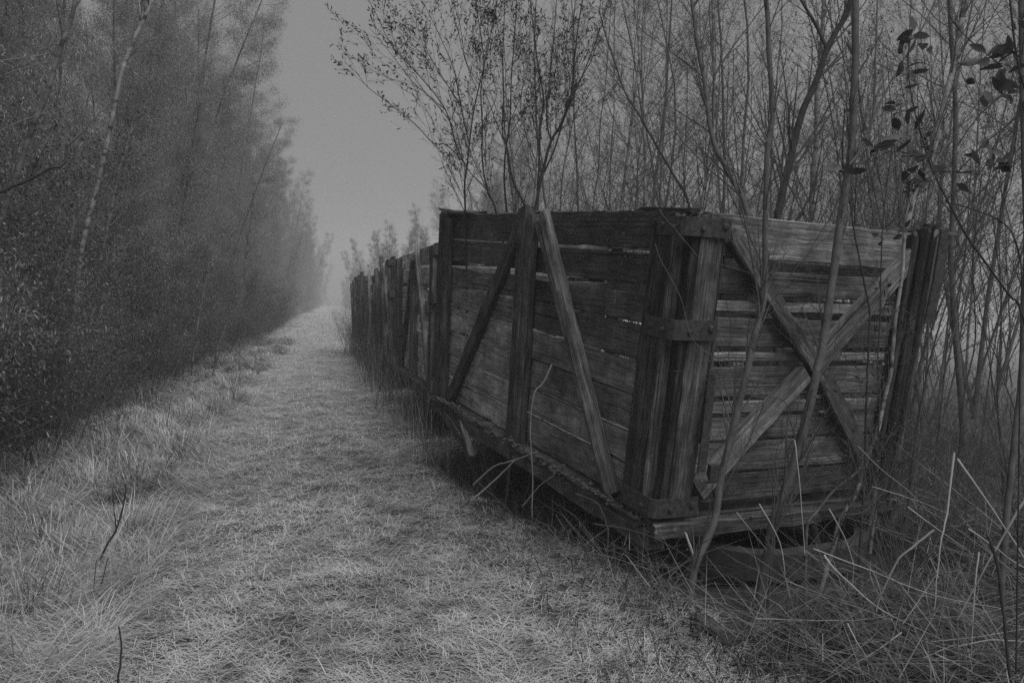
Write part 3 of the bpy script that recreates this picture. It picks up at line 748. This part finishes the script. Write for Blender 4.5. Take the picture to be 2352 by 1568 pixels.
traced('leaning_tree', [
    T(zB((760, 1400), (830, 1080), (900, 780), (1010, 520), (1090, 290), (1190, 120), (1230, 0), (1280, -200)), 6.2, 6.2, .060, .028, True),
    T(zB((1075, 310), (1000, 150), (910, 0), (860, -120)), 6.2, 6.3, .024, .012), T(zB((900, 780), (830, 680), (750, 590), (700, 430)), 6.2, 6.0, .009, .003)],
    'thick dark trunk leaning right behind the end wall, forked near its top', 'tree', 5.0, 1.1, 'barkd', seed=321)
traced('pale_birch', [T(zB((980, 1440), (990, 1100), (1010, 900), (1020, 600), (1040, 300), (1060, 0), (1070, -200)), 9.0, 9.0, .055, .035, True)],
       'pale straight birch trunk seen behind the dark leaning trunk', 'tree', 4.0, 1.1, 'birch', seed=322)
traced('pale_birch', [T(zB((1580, 1540), (1640, 1260), (1730, 1100), (1790, 850), (1880, 500), (1930, 250), (1970, 0), (2000, -200)), 4.9, 5.4, .034, .030, True)],
       'pale blurred birch trunk slanting up behind the leafy branches at the right', 'tree', 4.0, 1.0, 'birch', seed=323)
traced('pale_birch', [T(zB((270, 1350), (300, 1150), (320, 950), (345, 760), (350, 400), (340, 0)), 8.0, 8.0, .038, .022, True)],
       'pale thin birch above the end wall, left of the others, crossing the curving grey trunk', 'tree', 4.0, 1.0, 'birch', seed=324)
# saplings standing in front of the end wall
traced('grey_sapling', [
    T([(1600, 1290), (1640, 1200), (1660, 1080), (1690, 960), (1715, 850), (1740, 740), (1754, 687), (1757, 594), (1759, 494), (1764, 330), (1775, 270), (1768, 150), (1760, 0), (1750, -80)], 3.66, 3.9, .031, .018, True),
    T([(1744, 729), (1741, 680), (1727, 594), (1708, 494), (1690, 433), (1672, 380), (1650, 300)], 3.72, 3.8, .009, .004),
    T([(1758, 715), (1800, 650), (1850, 590), (1900, 510), (1960, 430)], 3.72, 3.6, .005, .002), T([(1764, 330), (1720, 240), (1690, 150)], 3.8, 3.9, .007, .003)],
    'smooth grey sapling forking in front of the end wall, nearest the iron-bound corner', 'sapling', 6.5, .6, 'bark', seed=330, start=.15)
traced('grey_sapling', [
    T([(1770, 1230), (1790, 1160), (1818, 1085), (1850, 972), (1873, 865), (1889, 800), (1908, 671), (1925, 548), (1943, 427), (1957, 320), (1964, 142), (1966, 0), (1968, -80)], 3.95, 4.25, .042, .028, True),
    T([(1943, 427), (1980, 330), (2040, 200), (2110, 80), (2150, 0)], 4.1, 4.2, .010, .005), T([(1950, 380), (2000, 300), (2010, 150), (2015, 0)], 4.1, 4.3, .012, .007),
    T([(1873, 865), (1840, 800), (1820, 745)], 3.95, 3.9, .004, .002)],
    'thick straight sapling crossing the middle of the end wall cross brace', 'sapling', 6.5, .6, 'bark', seed=331, start=.15)
traced('white_birch', [
    T([(1931, 1191), (1966, 1133), (1992, 1052), (2018, 981), (2031, 917), (2047, 848), (2056, 736), (2073, 623), (2079, 526), (2105, 440), (2135, 380), (2160, 300)], 4.15, 4.5, .021, .013, True)],
    'white-barked birch stem standing against the right corner post of the near wagon', 'tree', 6.5, .6, 'birch', seed=332, start=.15)
traced('slender_sapling', [T([(1976, 1240), (1986, 1085), (1989, 956), (1993, 843), (1997, 720), (1986, 655), (1964, 543), (1951, 462), (1935, 380), (1940, 250)], 4.05, 4.2, .012, .006, True)],
    'thin dark stem bending left before the right half of the end wall', 'sapling', 5.0, .5, 'barkd', seed=333, start=.2)
traced('slender_sapling', [T([(2001, 1214), (2018, 1133), (2014, 1053), (2021, 908), (2015, 848), (2021, 736), (2024, 594), (2030, 480), (2050, 330)], 4.1, 4.3, .009, .005, True)],
    'thinnest straight dark stem before the right edge of the end wall', 'sapling', 5.0, .5, 'barkd', seed=334, start=.2)
traced('slender_sapling', [T(zD((1180, 1480), (1190, 1180), (1260, 1080), (1380, 930), (1540, 800), (1640, 640), (1700, 480)), 4.0, 4.2, .016, .009, True)],
    'low grey stem slanting up to the right across the foot of the end wall', 'sapling', 1.5, .4, 'bark', seed=335, start=.5)
traced('slender_sapling', [T(zD((960, 1230), (1010, 950), (1080, 700), (1150, 520), (1230, 200)), 3.9, 4.0, .011, .007, True)],
    'dark stem rising beside the thick sapling in the middle of the end wall', 'sapling', 1.5, .4, 'barkd', seed=336, start=.5)
traced('slim_tree', [T([(2301, 1335), (2309, 1224), (2319, 1117), (2330, 1010), (2343, 900), (2350, 780), (2358, 560), (2350, 300), (2345, 0)], 3.6, 3.8, .026, .02, True)],
    'upright grey trunk cut by the right edge of the picture above the dry stalks', 'tree', 3.0, .6, 'bark', seed=337, start=.4)
for i, (ln, d) in enumerate((([(2200, 1080), (2215, 900), (2240, 780), (2235, 600), (2255, 400)], 5.4), ([(2150, 1040), (2165, 900), (2180, 760), (2215, 600), (2230, 380)], 5.8), ([(2255, 1010), (2270, 880), (2290, 760), (2310, 620)], 6.2),
                             ([(2095, 1060), (2120, 900), (2160, 740), (2200, 640), (2260, 540)], 5.2), ([(2060, 1010), (2080, 880), (2130, 720), (2150, 560), (2160, 380)], 5.4), ([(2300, 1040), (2290, 900), (2300, 700), (2280, 500)], 4.8))):
    traced('scrub_sapling', [T(ln, d, d+.2, .014, .006, True)], 'dark crooked stem in the scrub right of the near wagon', 'sapling', 7.0, .6, 'barkd', seed=340+i, group='scrub stems right of the near wagon', start=.15)

# ---- leafy shrub close to the camera at the right
def broad_leaf(V, F, Tn, p, d, l, w_, rng):
    d = unit(d); u = unit(np.cross(d, rng.normal(size=3)+np.array([0, 0, .6]))); n = np.cross(u, d); o = len(V); t = rng.random()
    prof = [(0, 0), (.12, .45), (.32, .95), (.55, 1.0), (.78, .66), (.93, .25), (1, 0)]; curl = rng.uniform(-.35, .25)
    for a, b in prof:
        for s_ in (-1, 0, 1):
            V.append(p+d*l*a+u*s_*b*w_/2+n*(abs(s_)*b*w_*.16+curl*l*a*a)); Tn.append(t)
    for i in range(len(prof)-1):
        for s_ in (0, 1): F.append((o+i*3+s_, o+i*3+s_+1, o+(i+1)*3+s_+1, o+(i+1)*3+s_))
def leafy_branch(lines, clusters, label, seed, dep):
    rng = np.random.default_rng(seed); base = lines[0][0][0]
    root = thing('leafy_shrub', base, label, 'shrub'); tb = Tubes()
    for P, r0, r1 in lines:
        Q = smooth_line(P-base, 4); tb.add(Q, np.linspace(r0, r1, len(Q)), 6)
    tube_obj('stem', tb, M['barkd'], root)
    V, F, Tn = [], [], []
    allp = np.concatenate([smooth_line(P, 6) for P, _, _ in lines])
    for (cx_, cy_, n) in clusters:
        c = at(cx_, cy_, dep+rng.normal()*.08); c = allp[np.argmin(((allp-c)**2).sum(1))]*.35+c*.65
        for j in range(n):
            d = rng.normal(size=3)*np.array([1, 1, .7])+np.array([0, 0, .1])
            broad_leaf(V, F, Tn, c-base+rng.normal(size=3)*.012, d, rng.uniform(.038, .066), rng.uniform(.017, .029), rng)
    mk('leaves', V, F, M['bleaf'], root, {'tone': (np.array(Tn), 'FLOAT')}, smooth=True)
leafy_branch([T(zB((2350, 2060), (2250, 1900), (2000, 1551), (1860, 1300), (1760, 1100), (1690, 880), (1630, 650), (1600, 400), (1630, 200)), 2.3, 2.4, .0075, .002, True),
              T(zB((1730, 1010), (1600, 990), (1480, 980), (1340, 1050), (1180, 1060)), 2.35, 2.35, .003, .0015), T(zB((1760, 1110), (1900, 1110), (2100, 1130), (2200, 1150)), 2.35, 2.3, .003, .0015)],
             [(2075, 105, 5), (2070, 130, 3), (2110, 95, 3), (2150, 110, 2), (2080, 155, 3), (2100, 165, 2), (2030, 260, 3), (2050, 300, 4), (2065, 245, 2), (2080, 305, 4), (2035, 340, 4), (2020, 345, 3), (2095, 345, 2), (2140, 350, 3), (2120, 365, 4),
              (2090, 415, 4), (2110, 425, 3), (1935, 385, 4), (1945, 395, 2), (2130, 390, 4), (2170, 400, 2), (2200, 395, 2)], 'young broad-leaved branch slanting up to the left before the right corner of the wagon', 351, 2.35)
leafy_branch([T(zB((2330, 2100), (2330, 1700), (2230, 1450), (1950, 1330), (1850, 1290), (2080, 1100), (2200, 860), (2352, 700), (2420, 600)), 2.6, 2.5, .005, .002, True)],
             [(2260, 380, 3), (2290, 365, 4), (2330, 370, 3), (2285, 290, 2), (2270, 330, 2), (2255, 355, 2), (2310, 400, 3), (2345, 390, 2)], 'thin branch rising to the right with scattered leaves, right of the pale slanting birch', 352, 2.5)
leafy_branch([T(zB((2480, 1800), (2440, 1200), (2400, 700), (2352, 560), (2300, 350), (2260, 0), (2240, -100)), 2.2, 2.2, .008, .004, True), T(zB((2352, 500), (2260, 430), (2150, 400)), 2.2, 2.2, .003, .0015), T(zB((2200, 420), (2000, 260), (1880, 120), (1850, -40)), 2.25, 2.3, .003, .002)],
             [(2310, 165, 4), (2330, 220, 5), (2290, 120, 3), (2270, 140, 3), (2335, 120, 3), (2250, 225, 3), (2285, 215, 3), (2270, 250, 3), (2345, 250, 3), (2240, 130, 2), (2340, 60, 2)], 'dark leafy branch hanging at the upper right edge of the picture', 353, 2.2)
leafy_branch([T(zC((2420, 900), (2250, 420), (2120, 330), (1960, 350), (1850, 340)), 4.0, 4.0, .005, .002, True)],
             [(2110, 530, 4), (2080, 525, 4), (2140, 525, 4), (2165, 545, 4), (2060, 540, 3), (2000, 545, 3), (2180, 535, 3), (2005, 595, 3), (2195, 560, 3), (2150, 585, 2)], 'dark leaf cluster on the top of the right corner post', 354, 4.0)

# ---- traced trunks and a dead branch in the left row
traced('white_birch', [T([(-40, 640), (10, 480), (40, 400), (70, 309), (105, 225), (123, 165), (141, 105), (158, 63), (172, 10), (190, -80)], 6.1, 6.3, .038, .026, True)],
       'pale birch trunk showing through the leaves at the upper left corner', 'tree', 1.2, .8, 'birchd', lf='leaf', seed=360)
traced('white_birch', [T([(190, 560), (235, 380), (278, 176), (299, 116), (320, 67), (348, 3), (365, -60)], 8.0, 8.3, .042, .030, True), T([(318, 75), (322, 30), (316, -20)], 8.2, 8.3, .018, .012)],
       'pale forked birch trunk high in the left row, right of the corner trunk', 'tree', 1.2, .8, 'birch', lf='leaf', seed=361)
traced('white_birch', [T([(503, 790), (527, 727), (555, 646), (566, 586), (578, 500), (585, 420)], 15.0, 15.4, .045, .03, True)],
       'thin pale birch trunk in the middle of the left row, leaning toward the path', 'tree', 1.2, .8, 'birchd', lf='leaf', seed=362)
traced('white_birch', [T([(90, 760), (123, 667), (141, 611), (158, 579), (172, 500)], 6.8, 6.9, .034, .024, True)],
       'short pale trunk showing low in the left row under the dead branch', 'tree', 1.2, .7, 'birchd', lf='leaf', seed=363)
traced('white_birch', [T([(395, 905), (415, 850), (430, 770)], 8.6, 8.6, .009, .005, True), T([(443, 830), (454, 748), (471, 656), (480, 600)], 9.5, 9.5, .02, .01)],
       'pair of thin pale stems at the foot of the left row near the path edge', 'tree', 1.2, .7, 'birchd', lf='leaf', seed=364)
traced('dead_snag', [T(zI((-60, 1270), (0, 1255), (90, 1215), (210, 1165), (330, 1100), (400, 1085), (430, 1030), (440, 950)), 3.3, 3.4, .014, .009),
                       T(zI((440, 950), (540, 860), (650, 740), (700, 690), (740, 590)), 3.4, 3.6, .008, .003)],
       'bent dark dead branch sticking out of the left row', 'branch', 0.6, .3, 'barkd', seed=365, leafy_=False)

# ------------------------------------------------------------------ single stems, vines and dry stalks
def stem(name, pts, d0, d1, r0, r1, mat, label, cat, group=None, seed=0, ground_it=False):
    P = trace(pts, d0, d1)
    if ground_it: P = rooted(P)
    tb = Tubes(); Q = smooth_line(P, 4); rr = np.random.default_rng(seed)
    Q[1:-1] += rr.normal(size=(len(Q)-2, 3))*r0*.2
    tb.add(Q-P[0], np.linspace(r0, r1, len(Q)), 5)
    o = tube_obj(name, tb, M[mat]); o.location = tuple(P[0]); return tag(o, label, cat, group)
vn = [([(1516, 480), (1522, 494), (1545, 520), (1577, 558), (1609, 594), (1651, 607), (1699, 620), (1760, 640)], 'thin vine crossing the top of the iron-bound corner'),
      ([(1505, 560), (1516, 594), (1541, 639), (1564, 687), (1577, 736), (1590, 778), (1625, 810), (1674, 829)], 'thin vine looping down across the middle corner iron'),
      ([(1650, 542), (1652, 613), (1667, 687), (1679, 755), (1673, 829), (1686, 871), (1692, 916)], 'thin dark vine hanging down the left edge of the end wall'),
      ([(1120, 552), (1150, 540), (1166, 515), (1176, 487)], 'short pale vine on the top plank at the far end of the long side')]
for i, (p, lb) in enumerate(vn):
    stem('vine', p, 3.78 if i < 3 else 6.0, 3.72 if i < 3 else 6.0, .0022, .0014, 'bark' if i != 2 else 'barkd', lb, 'vine', seed=i)
rv = np.random.default_rng(515)
for i in range(16):
    x0, y0 = rv.uniform(1660, 2080), rv.uniform(1130, 1230); P = [(x0, y0)]; a = rv.normal()*.5
    for k in range(int(rv.integers(6, 11))):
        a = a*.7+rv.normal()*.45; P.append((P[-1][0]+60*math.sin(a), P[-1][1]-60*abs(math.cos(a))))
    d = 3.62+.0013*(x0-1640)
    stem('vine', P, d, d+.03, rv.uniform(.0016, .003), .001, 'barkd' if rv.random() < .7 else 'bark', 'thin crooked vine climbing the end wall of the near wagon', 'vine', 'vines on the end wall', 600+i, True)
br = [(zF((380, 890), (520, 760), (640, 720), (840, 650)), 'twigp', 'pale dry stem arching up to the sill of the long side'), (zF((380, 985), (560, 830), (690, 700)), 'stalk', 'straight pale stem leaning on the sill of the long side'),
      (zF((940, 30), (880, 160), (820, 230), (785, 450), (800, 780), (800, 1110)), 'twigp', 'thin upright pale stem before the lowest planks of the long side'), (zF((400, 860), (560, 1000), (740, 1170)), 'barkd', 'dark stick slanting into the grass below the sill'),
      (zF((730, 1040), (850, 900), (960, 815)), 'twigp', 'short curved stem touching the sill near the brace foot'), (zF((1240, 1165), (1490, 1210), (1700, 1280), (1900, 1400), (2060, 1568)), 'barkd', 'long dark bramble running from under the sill to the lower right'),
      (zF((1110, 950), (1260, 1020), (1310, 1110), (1340, 1240), (1320, 1500)), 'barkd', 'dark bramble hanging from the sill under the corner'), (zF((1890, 1230), (1940, 1350), (1975, 1470)), 'stalk', 'short pale stalk below the wagon corner'),
      (zF((0, 540), (60, 660), (130, 790)), 'barkd', 'dark twig beside the path left of the near wagon')]
for i, (p, m_, lb) in enumerate(br):
    dd = 4.9 if i not in (5, 6, 7) else 4.1
    stem('dead_stalk' if m_ != 'barkd' else 'bramble', p, dd, dd-.25, .006, .003, m_, lb, 'stem', seed=20+i)
ks = [(zE((1150, 40), (1300, 190), (1500, 350), (1700, 560)), 3.6), (zE((1770, 80), (1720, 470), (1680, 700), (1640, 1100)), 3.2), (zE((1790, 120), (1950, 350), (2222, 760), (2330, 930)), 3.0), (zE((2260, 330), (2080, 630), (1940, 880), (1790, 1160)), 2.9),
      (zE((930, 740), (1000, 830), (1250, 1060), (1500, 1200), (1700, 1290)), 3.2), (zE((860, 700), (1230, 840), (1640, 1000), (2100, 1090)), 3.3), (zE((690, 910), (1000, 1020), (1280, 1080)), 3.4), (zE((490, 1150), (800, 1160), (1150, 1160), (1400, 1120)), 3.3),
      (zE((1930, 720), (1900, 1000), (1880, 1400)), 2.9), (zE((840, 1340), (1170, 1390), (1500, 1450), (1760, 1530)), 3.0), (zE((1430, 1240), (1220, 1390), (900, 1568), (800, 1640)), 3.0), (zE((1080, 1180), (1140, 1300), (1200, 1400), (1230, 1600)), 3.0),
      (zE((1640, 580), (1500, 690), (1390, 800), (1280, 1050), (1270, 1110)), 3.2), (zE((1470, 430), (1700, 600), (1850, 700)), 3.4), (zE((1800, 1330), (2000, 1290), (2222, 1300), (2400, 1330)), 2.8), (zE((1620, 1420), (1950, 1440), (2150, 1540)), 2.8),
      (zE((1650, 1380), (1800, 1450), (2000, 1560)), 2.8), (zE((740, 0), (770, 250), (800, 640), (805, 740)), 3.7), (zE((365, 465), (560, 710)), 3.7), (zE((960, 440), (1060, 620), (1120, 800)), 3.6), (zE((510, 410), (640, 650), (680, 870)), 3.6), (zE((30, 590), (90, 780)), 3.8),
      (zE((1240, 300), (1500, 380), (1750, 480)), 3.8), (zE((1860, 570), (2020, 680), (2180, 800), (2400, 900)), 3.0)]
for i, (p, d) in enumerate(ks):
    lb, gp = 'pale dry stalk lying criss-cross in the weeds at the lower right', 'dry stalks at the lower right'
    if i == 1: lb, gp = 'tallest upright pale stalk standing in the weeds right of the wagon', None
    if i == 3: lb, gp = 'thick pale stalk slanting up to the right edge', None
    if i == 17: lb, gp = 'tall thin pale stalk standing before the middle of the end wall', None
    thick = .0052 if i in (1, 2, 3, 4, 12) else .0032
    stem('dry_stalk', p, d, d-.12, thick, thick*.35, 'stalk' if i % 3 else 'twigp', lb, 'stalk', gp, 60+i)
rq = np.random.default_rng(404)
for i in range(150):
    y = rq.uniform(2.4, 4.6); x = 1.75+.25*(y-2.5)+rq.random()*1.9
    if not clear_of_wagon(np.array(x), np.array(y), -.1): continue
    a, e, L_ = rq.uniform(0, 6.28), abs(rq.normal())*.35+.03, rq.uniform(.4, 1.0)
    d = np.array([math.cos(a)*math.cos(e), math.sin(a)*math.cos(e), math.sin(e)])
    p = np.array([x, y, float(ground(x, y))+rq.uniform(.0, .12)]); q = [np.zeros(3)]
    for k in range(5): d = unit(d+rq.normal(size=3)*.11); q.append(q[-1]+d*L_/5)
    if rq.random() < .4: d = unit(d+rq.normal(size=3)*.9); q.append(q[-1]+d*L_*.25)
    tb = Tubes(); r_ = rq.uniform(.0012, .0032); tb.add(np.array(q), np.linspace(r_, r_*.2, len(q)), 5)
    o = tube_obj('dry_stalk', tb, M['stalk' if rq.random() < .5 else 'twigp']); o.location = tuple(p)
    tag(o, 'pale dry stalk lying criss-cross in the weeds at the lower right', 'stalk', 'dry stalks at the lower right')
stem('dark_sapling', zE((1990, 620), (2060, 850), (2100, 1250), (2150, 1640)), 2.7, 2.6, .006, .005, 'barkd', 'dark upright stem at the lower right corner before the stalks', 'stem', seed=90)
stem('dead_twig', zH((640, 780), (700, 660), (750, 580), (800, 400), (815, 280)), 4.5, 4.45, .007, .004, 'barkd', 'forked dead twig standing in the pale grass at the left', 'twig', seed=91, ground_it=True)
stem('dead_twig', zH((752, 570), (745, 500), (735, 430), (725, 300)), 4.49, 4.45, .004, .0025, 'barkd', 'thin side shoot beside the dead twig at the left', 'twig', seed=92)
stem('dead_twig', zH((750, 1640), (760, 1560), (785, 1350), (765, 1200)), 2.95, 2.9, .005, .003, 'barkd', 'thin bent dark twig at the bottom edge, left of the middle', 'twig', seed=93)
stem('dead_twig', zH((655, 930), (690, 790), (700, 760)), 4.0, 4.0, .003, .002, 'barkd', 'short thin twig below the forked dead twig', 'twig', seed=94)
bo = Boards(); a, b = at(1607, 1398, 3.55), at(1680, 1458, 3.35)
a[2] = float(ground(a[0], a[1]))+.03; b[2] = float(ground(b[0], b[1]))+.02
bo.add(a, b, (.9, .3, .15), .07, (0, 0, 1), .03, .9, .004, .03)
tag(bo.build('broken_board', M['dbrace'], None), 'short dark broken board lying in the grass before the wagon', 'board')

# ------------------------------------------------------------------ grass (uncountable)
def blades(name, x, y, ln, wd, az, el, bend, tone, mat, label, z=None):
    """each blade: three cross-sections, the last a point"""
    n = len(x); z = ground(x, y) if z is None else z
    d = np.stack([np.cos(az)*np.cos(el), np.sin(az)*np.cos(el), np.sin(el)], -1)
    s = np.stack([-np.sin(az), np.cos(az), np.zeros(n)], -1)
    p0 = np.stack([x, y, z], -1); p1 = p0+d*(ln*.5)[:, None]
    e2 = el-bend
    d2 = np.stack([np.cos(az+.3*bend)*np.cos(e2), np.sin(az+.3*bend)*np.cos(e2), np.sin(e2)], -1)
    p2 = p1+d2*(ln*.5)[:, None]
    fl = np.maximum(p2[:, 2], ground(p2[:, 0], p2[:, 1])+.004); p2[:, 2] = fl
    w2 = (wd*.5)[:, None]
    V = np.stack([p0-s*w2, p0+s*w2, p1+s*w2*.8, p1-s*w2*.8, p2], 1).reshape(-1, 3)
    i = np.arange(n)[:, None]*5
    return tag(mk(name, V, [(i+np.array([[0, 1, 2, 3]])), (i+np.array([[3, 2, 4]]))], M[mat], attrs={'tone': (np.repeat(tone, 5), 'FLOAT')}), label, 'grass', kind='stuff')
rg = np.random.default_rng(77)
def field(n, ymin, ymax, pw=1.0):
    u = rg.random(n)
    return ymin*(ymax/ymin)**(u**pw)
# mown straw on the path
n = 430000
y = field(n, 2.2, 110); x = rg.uniform(-2.7, 2.0, n)+BEND*np.maximum(y-12, 0)
kp = (rg.random(n) < 1-.85*sstep(1.0, 1.5, x-.45*sstep(5.4, 4.2, y)+fbm(x, y, 5)*.5)) & clear_of_wagon(x, y, .10) & (rg.random(n) > .85*sstep(.24, .34, fbm(x*1.9, y*1.5, 44))*sstep(-.6, -1.4, x)) & (rg.random(n) > .55*sstep(.10, .24, fbm(x*7, y*5, 47, 2))); x, y = x[kp], y[kp]; n = len(x)
cl = fbm(x*2.2, y*1.6, 31); lod = np.clip(y/5, 1, 14)
patch = fbm(x*1.9, y*1.5, 44)
swirl = fbm(x*.7, y*.7, 12)*5
blades('straw_grass', x, y, rg.uniform(.035, .12, n)*(1+.1*lod), rg.uniform(.0018, .0038, n)*lod**.8, swirl+rg.normal(size=n)*.9+(rg.random(n) < .5)*math.pi, np.abs(rg.normal(size=n))*.15+.02+(rg.random(n) < .06)*.5, rg.uniform(-.1, .6, n),
       np.clip(.56+cl*.5+fbm(x*9, y*6, 33, 2)*.9+rg.normal(size=n)*.2, 0, 1), 'straw', 'pale mown straw matted over the path', ground(x, y)+rg.random(n)*.015+np.maximum(fbm(x*5.3, y*4.4, 48), 0)*.08)
# long drooping tufts along the left edge and loose lying grass
T_ = 340
ty = field(T_, 2.3, 30); tx = rg.uniform(-2.8, -1.2, T_)+BEND*np.maximum(ty-12, 0)-(.5*rg.random(T_)*(ty < 5))
k_ = 230; cx_ = np.repeat(tx, k_); cy_ = np.repeat(ty, k_); n = len(cx_); big = np.repeat(rg.uniform(.5, 1.35, T_), k_)
a_ = rg.uniform(0, 6.28, n); rr = np.abs(rg.normal(size=n))*.10*big
faz = np.repeat(rg.uniform(0, 6.28, T_), k_)
az = np.where(rg.random(n) < .6, faz+rg.normal(size=n)*.5, a_)
lod = np.clip(cy_/5, 1, 4)
blades('tufted_grass', cx_+rr*np.cos(a_), cy_+rr*np.sin(a_), rg.uniform(.16, .42, n)*big, rg.uniform(.003, .006, n)*lod**.7, az, rg.uniform(.35, 1.25, n), rg.uniform(.5, 1.7, n),
       np.clip(.36+np.repeat(rg.normal(size=T_)*.14, k_)+rg.normal(size=n)*.24, 0, 1), 'straw', 'long pale dead grass in drooping tufts along the left of the path')
n = 30000
y = field(n, 2.2, 14); x = rg.uniform(-3.0, -.9, n); kp = rg.random(n) > .85*sstep(-.06, -.2, fbm(x*3.1, y*2.7, 9, 2)); x, y = x[kp], y[kp]; n = len(x)
fl = fbm(x*.8, y*.8, 61)*6
blades('lying_grass', x, y, rg.uniform(.15, .4, n), rg.uniform(.002, .004, n)*np.clip(y/5, 1, 3)**.7, fl+rg.normal(size=n)*.8, rg.uniform(.05, .5, n), rg.uniform(.2, .9, n), np.clip(.40+fbm(x*2, y*2, 66)*.9+rg.normal(size=n)*.15, 0, 1), 'straw',
       'pale grass laid flat in swirls left of the path', ground(x, y)+rg.random(n)*.05)
n = 1500
y = rg.uniform(3.4, 7.3, n); x = 1.69-.193*(y-3.83)+rg.normal(-.04, .10, n)
blades('edge_grass', x, y, rg.uniform(.1, .42, n), rg.uniform(.002, .004, n), rg.uniform(0, 6.28, n), rg.uniform(.3, 1.4, n), rg.uniform(0, 1.1, n), np.clip(rg.beta(2, 2, n), 0, 1), 'weed', 'dry grass growing up along the sill of the near wagon')
# dark weeds and litter around and before the wagons
n = 90000
y = field(n, 2.0, 22); x = 1.0+rg.random(n)**1.1*(3.2+.35*y)
kp = rg.random(n) < .2+.8*sstep(.9, 1.7, x-.4*sstep(5.4, 4.2, y)+fbm(x, y, 5)*.7); kp &= clear_of_wagon(x, y); x, y = x[kp], y[kp]; n = len(x)
blades('weed_litter', x, y, rg.uniform(.05, .17, n)*(1+(rg.random(n) < .1)), rg.uniform(.003, .008, n), rg.uniform(0, 6.28, n), rg.uniform(.1, 1.2, n), rg.uniform(0, 1.0, n), np.clip(.42+fbm(x*2, y*2, 71)*.8+rg.normal(size=n)*.22, 0, 1), 'weed', 'dark weeds and dead leaf litter round the wagons')
n = 18000
y = field(n, 2.0, 10); x = 1.3+rg.random(n)*(2.2+.45*y)
kp = clear_of_wagon(x, y, -.12); kp &= x+.3*y > 2.4; x, y = x[kp], y[kp]; n = len(x)
blades('dry_stems', x, y, rg.uniform(.15, .6, n), rg.uniform(.002, .004, n), rg.uniform(0, 6.28, n), np.abs(rg.normal(size=n))*.35+.03, rg.uniform(-.1, .5, n), np.clip(rg.beta(3, 1.2, n), 0, 1), 'weed', 'thin dry stems tangled over the weeds at the right', ground(x, y)+rg.random(n)*.18)
n = 600
y = field(n, 6.6, 26); x = rg.normal(1.02, .13, n)-.1*(y > 14)
blades('tall_stems', x, y, rg.uniform(.2, 1.6, n)*rg.uniform(.3, 1, n), rg.uniform(.003, .006, n)*np.clip(y/8, 1, 2), rg.uniform(0, 6.28, n), rg.uniform(1.1, 1.5, n), rg.uniform(-.1, .4, n), np.clip(rg.beta(1.3, 2.6, n)*.6, 0, 1), 'straw', 'tall thin weed stems growing up before the rear wagons')

# ------------------------------------------------------------------ haze
hv = np.array([(sx*170, sy, sz) for sx in (-1, 1) for sy in (-40, 230) for sz in (-1.6, 16.5)], float)
hf = [(0, 1, 3, 2), (4, 6, 7, 5), (0, 4, 5, 1), (2, 3, 7, 6), (0, 2, 6, 4), (1, 5, 7, 3)]
hm = bpy.data.materials.new('haze'); hm.use_nodes = True; hn = hm.node_tree
for q in list(hn.nodes):
    if q.type == 'BSDF_PRINCIPLED': hn.nodes.remove(q)
pv = hn.nodes.new('ShaderNodeVolumePrincipled'); pv.inputs['Color'].default_value = (1, 1, 1, 1); pv.inputs['Density'].default_value = .0040
pv.inputs['Anisotropy'].default_value = 0.0
hn.links.new(pv.outputs[0], hn.nodes['Material Output'].inputs['Volume'])
tag(mk('haze', hv, hf, hm), 'pale mist hanging over the path and the wood', 'haze', kind='stuff')
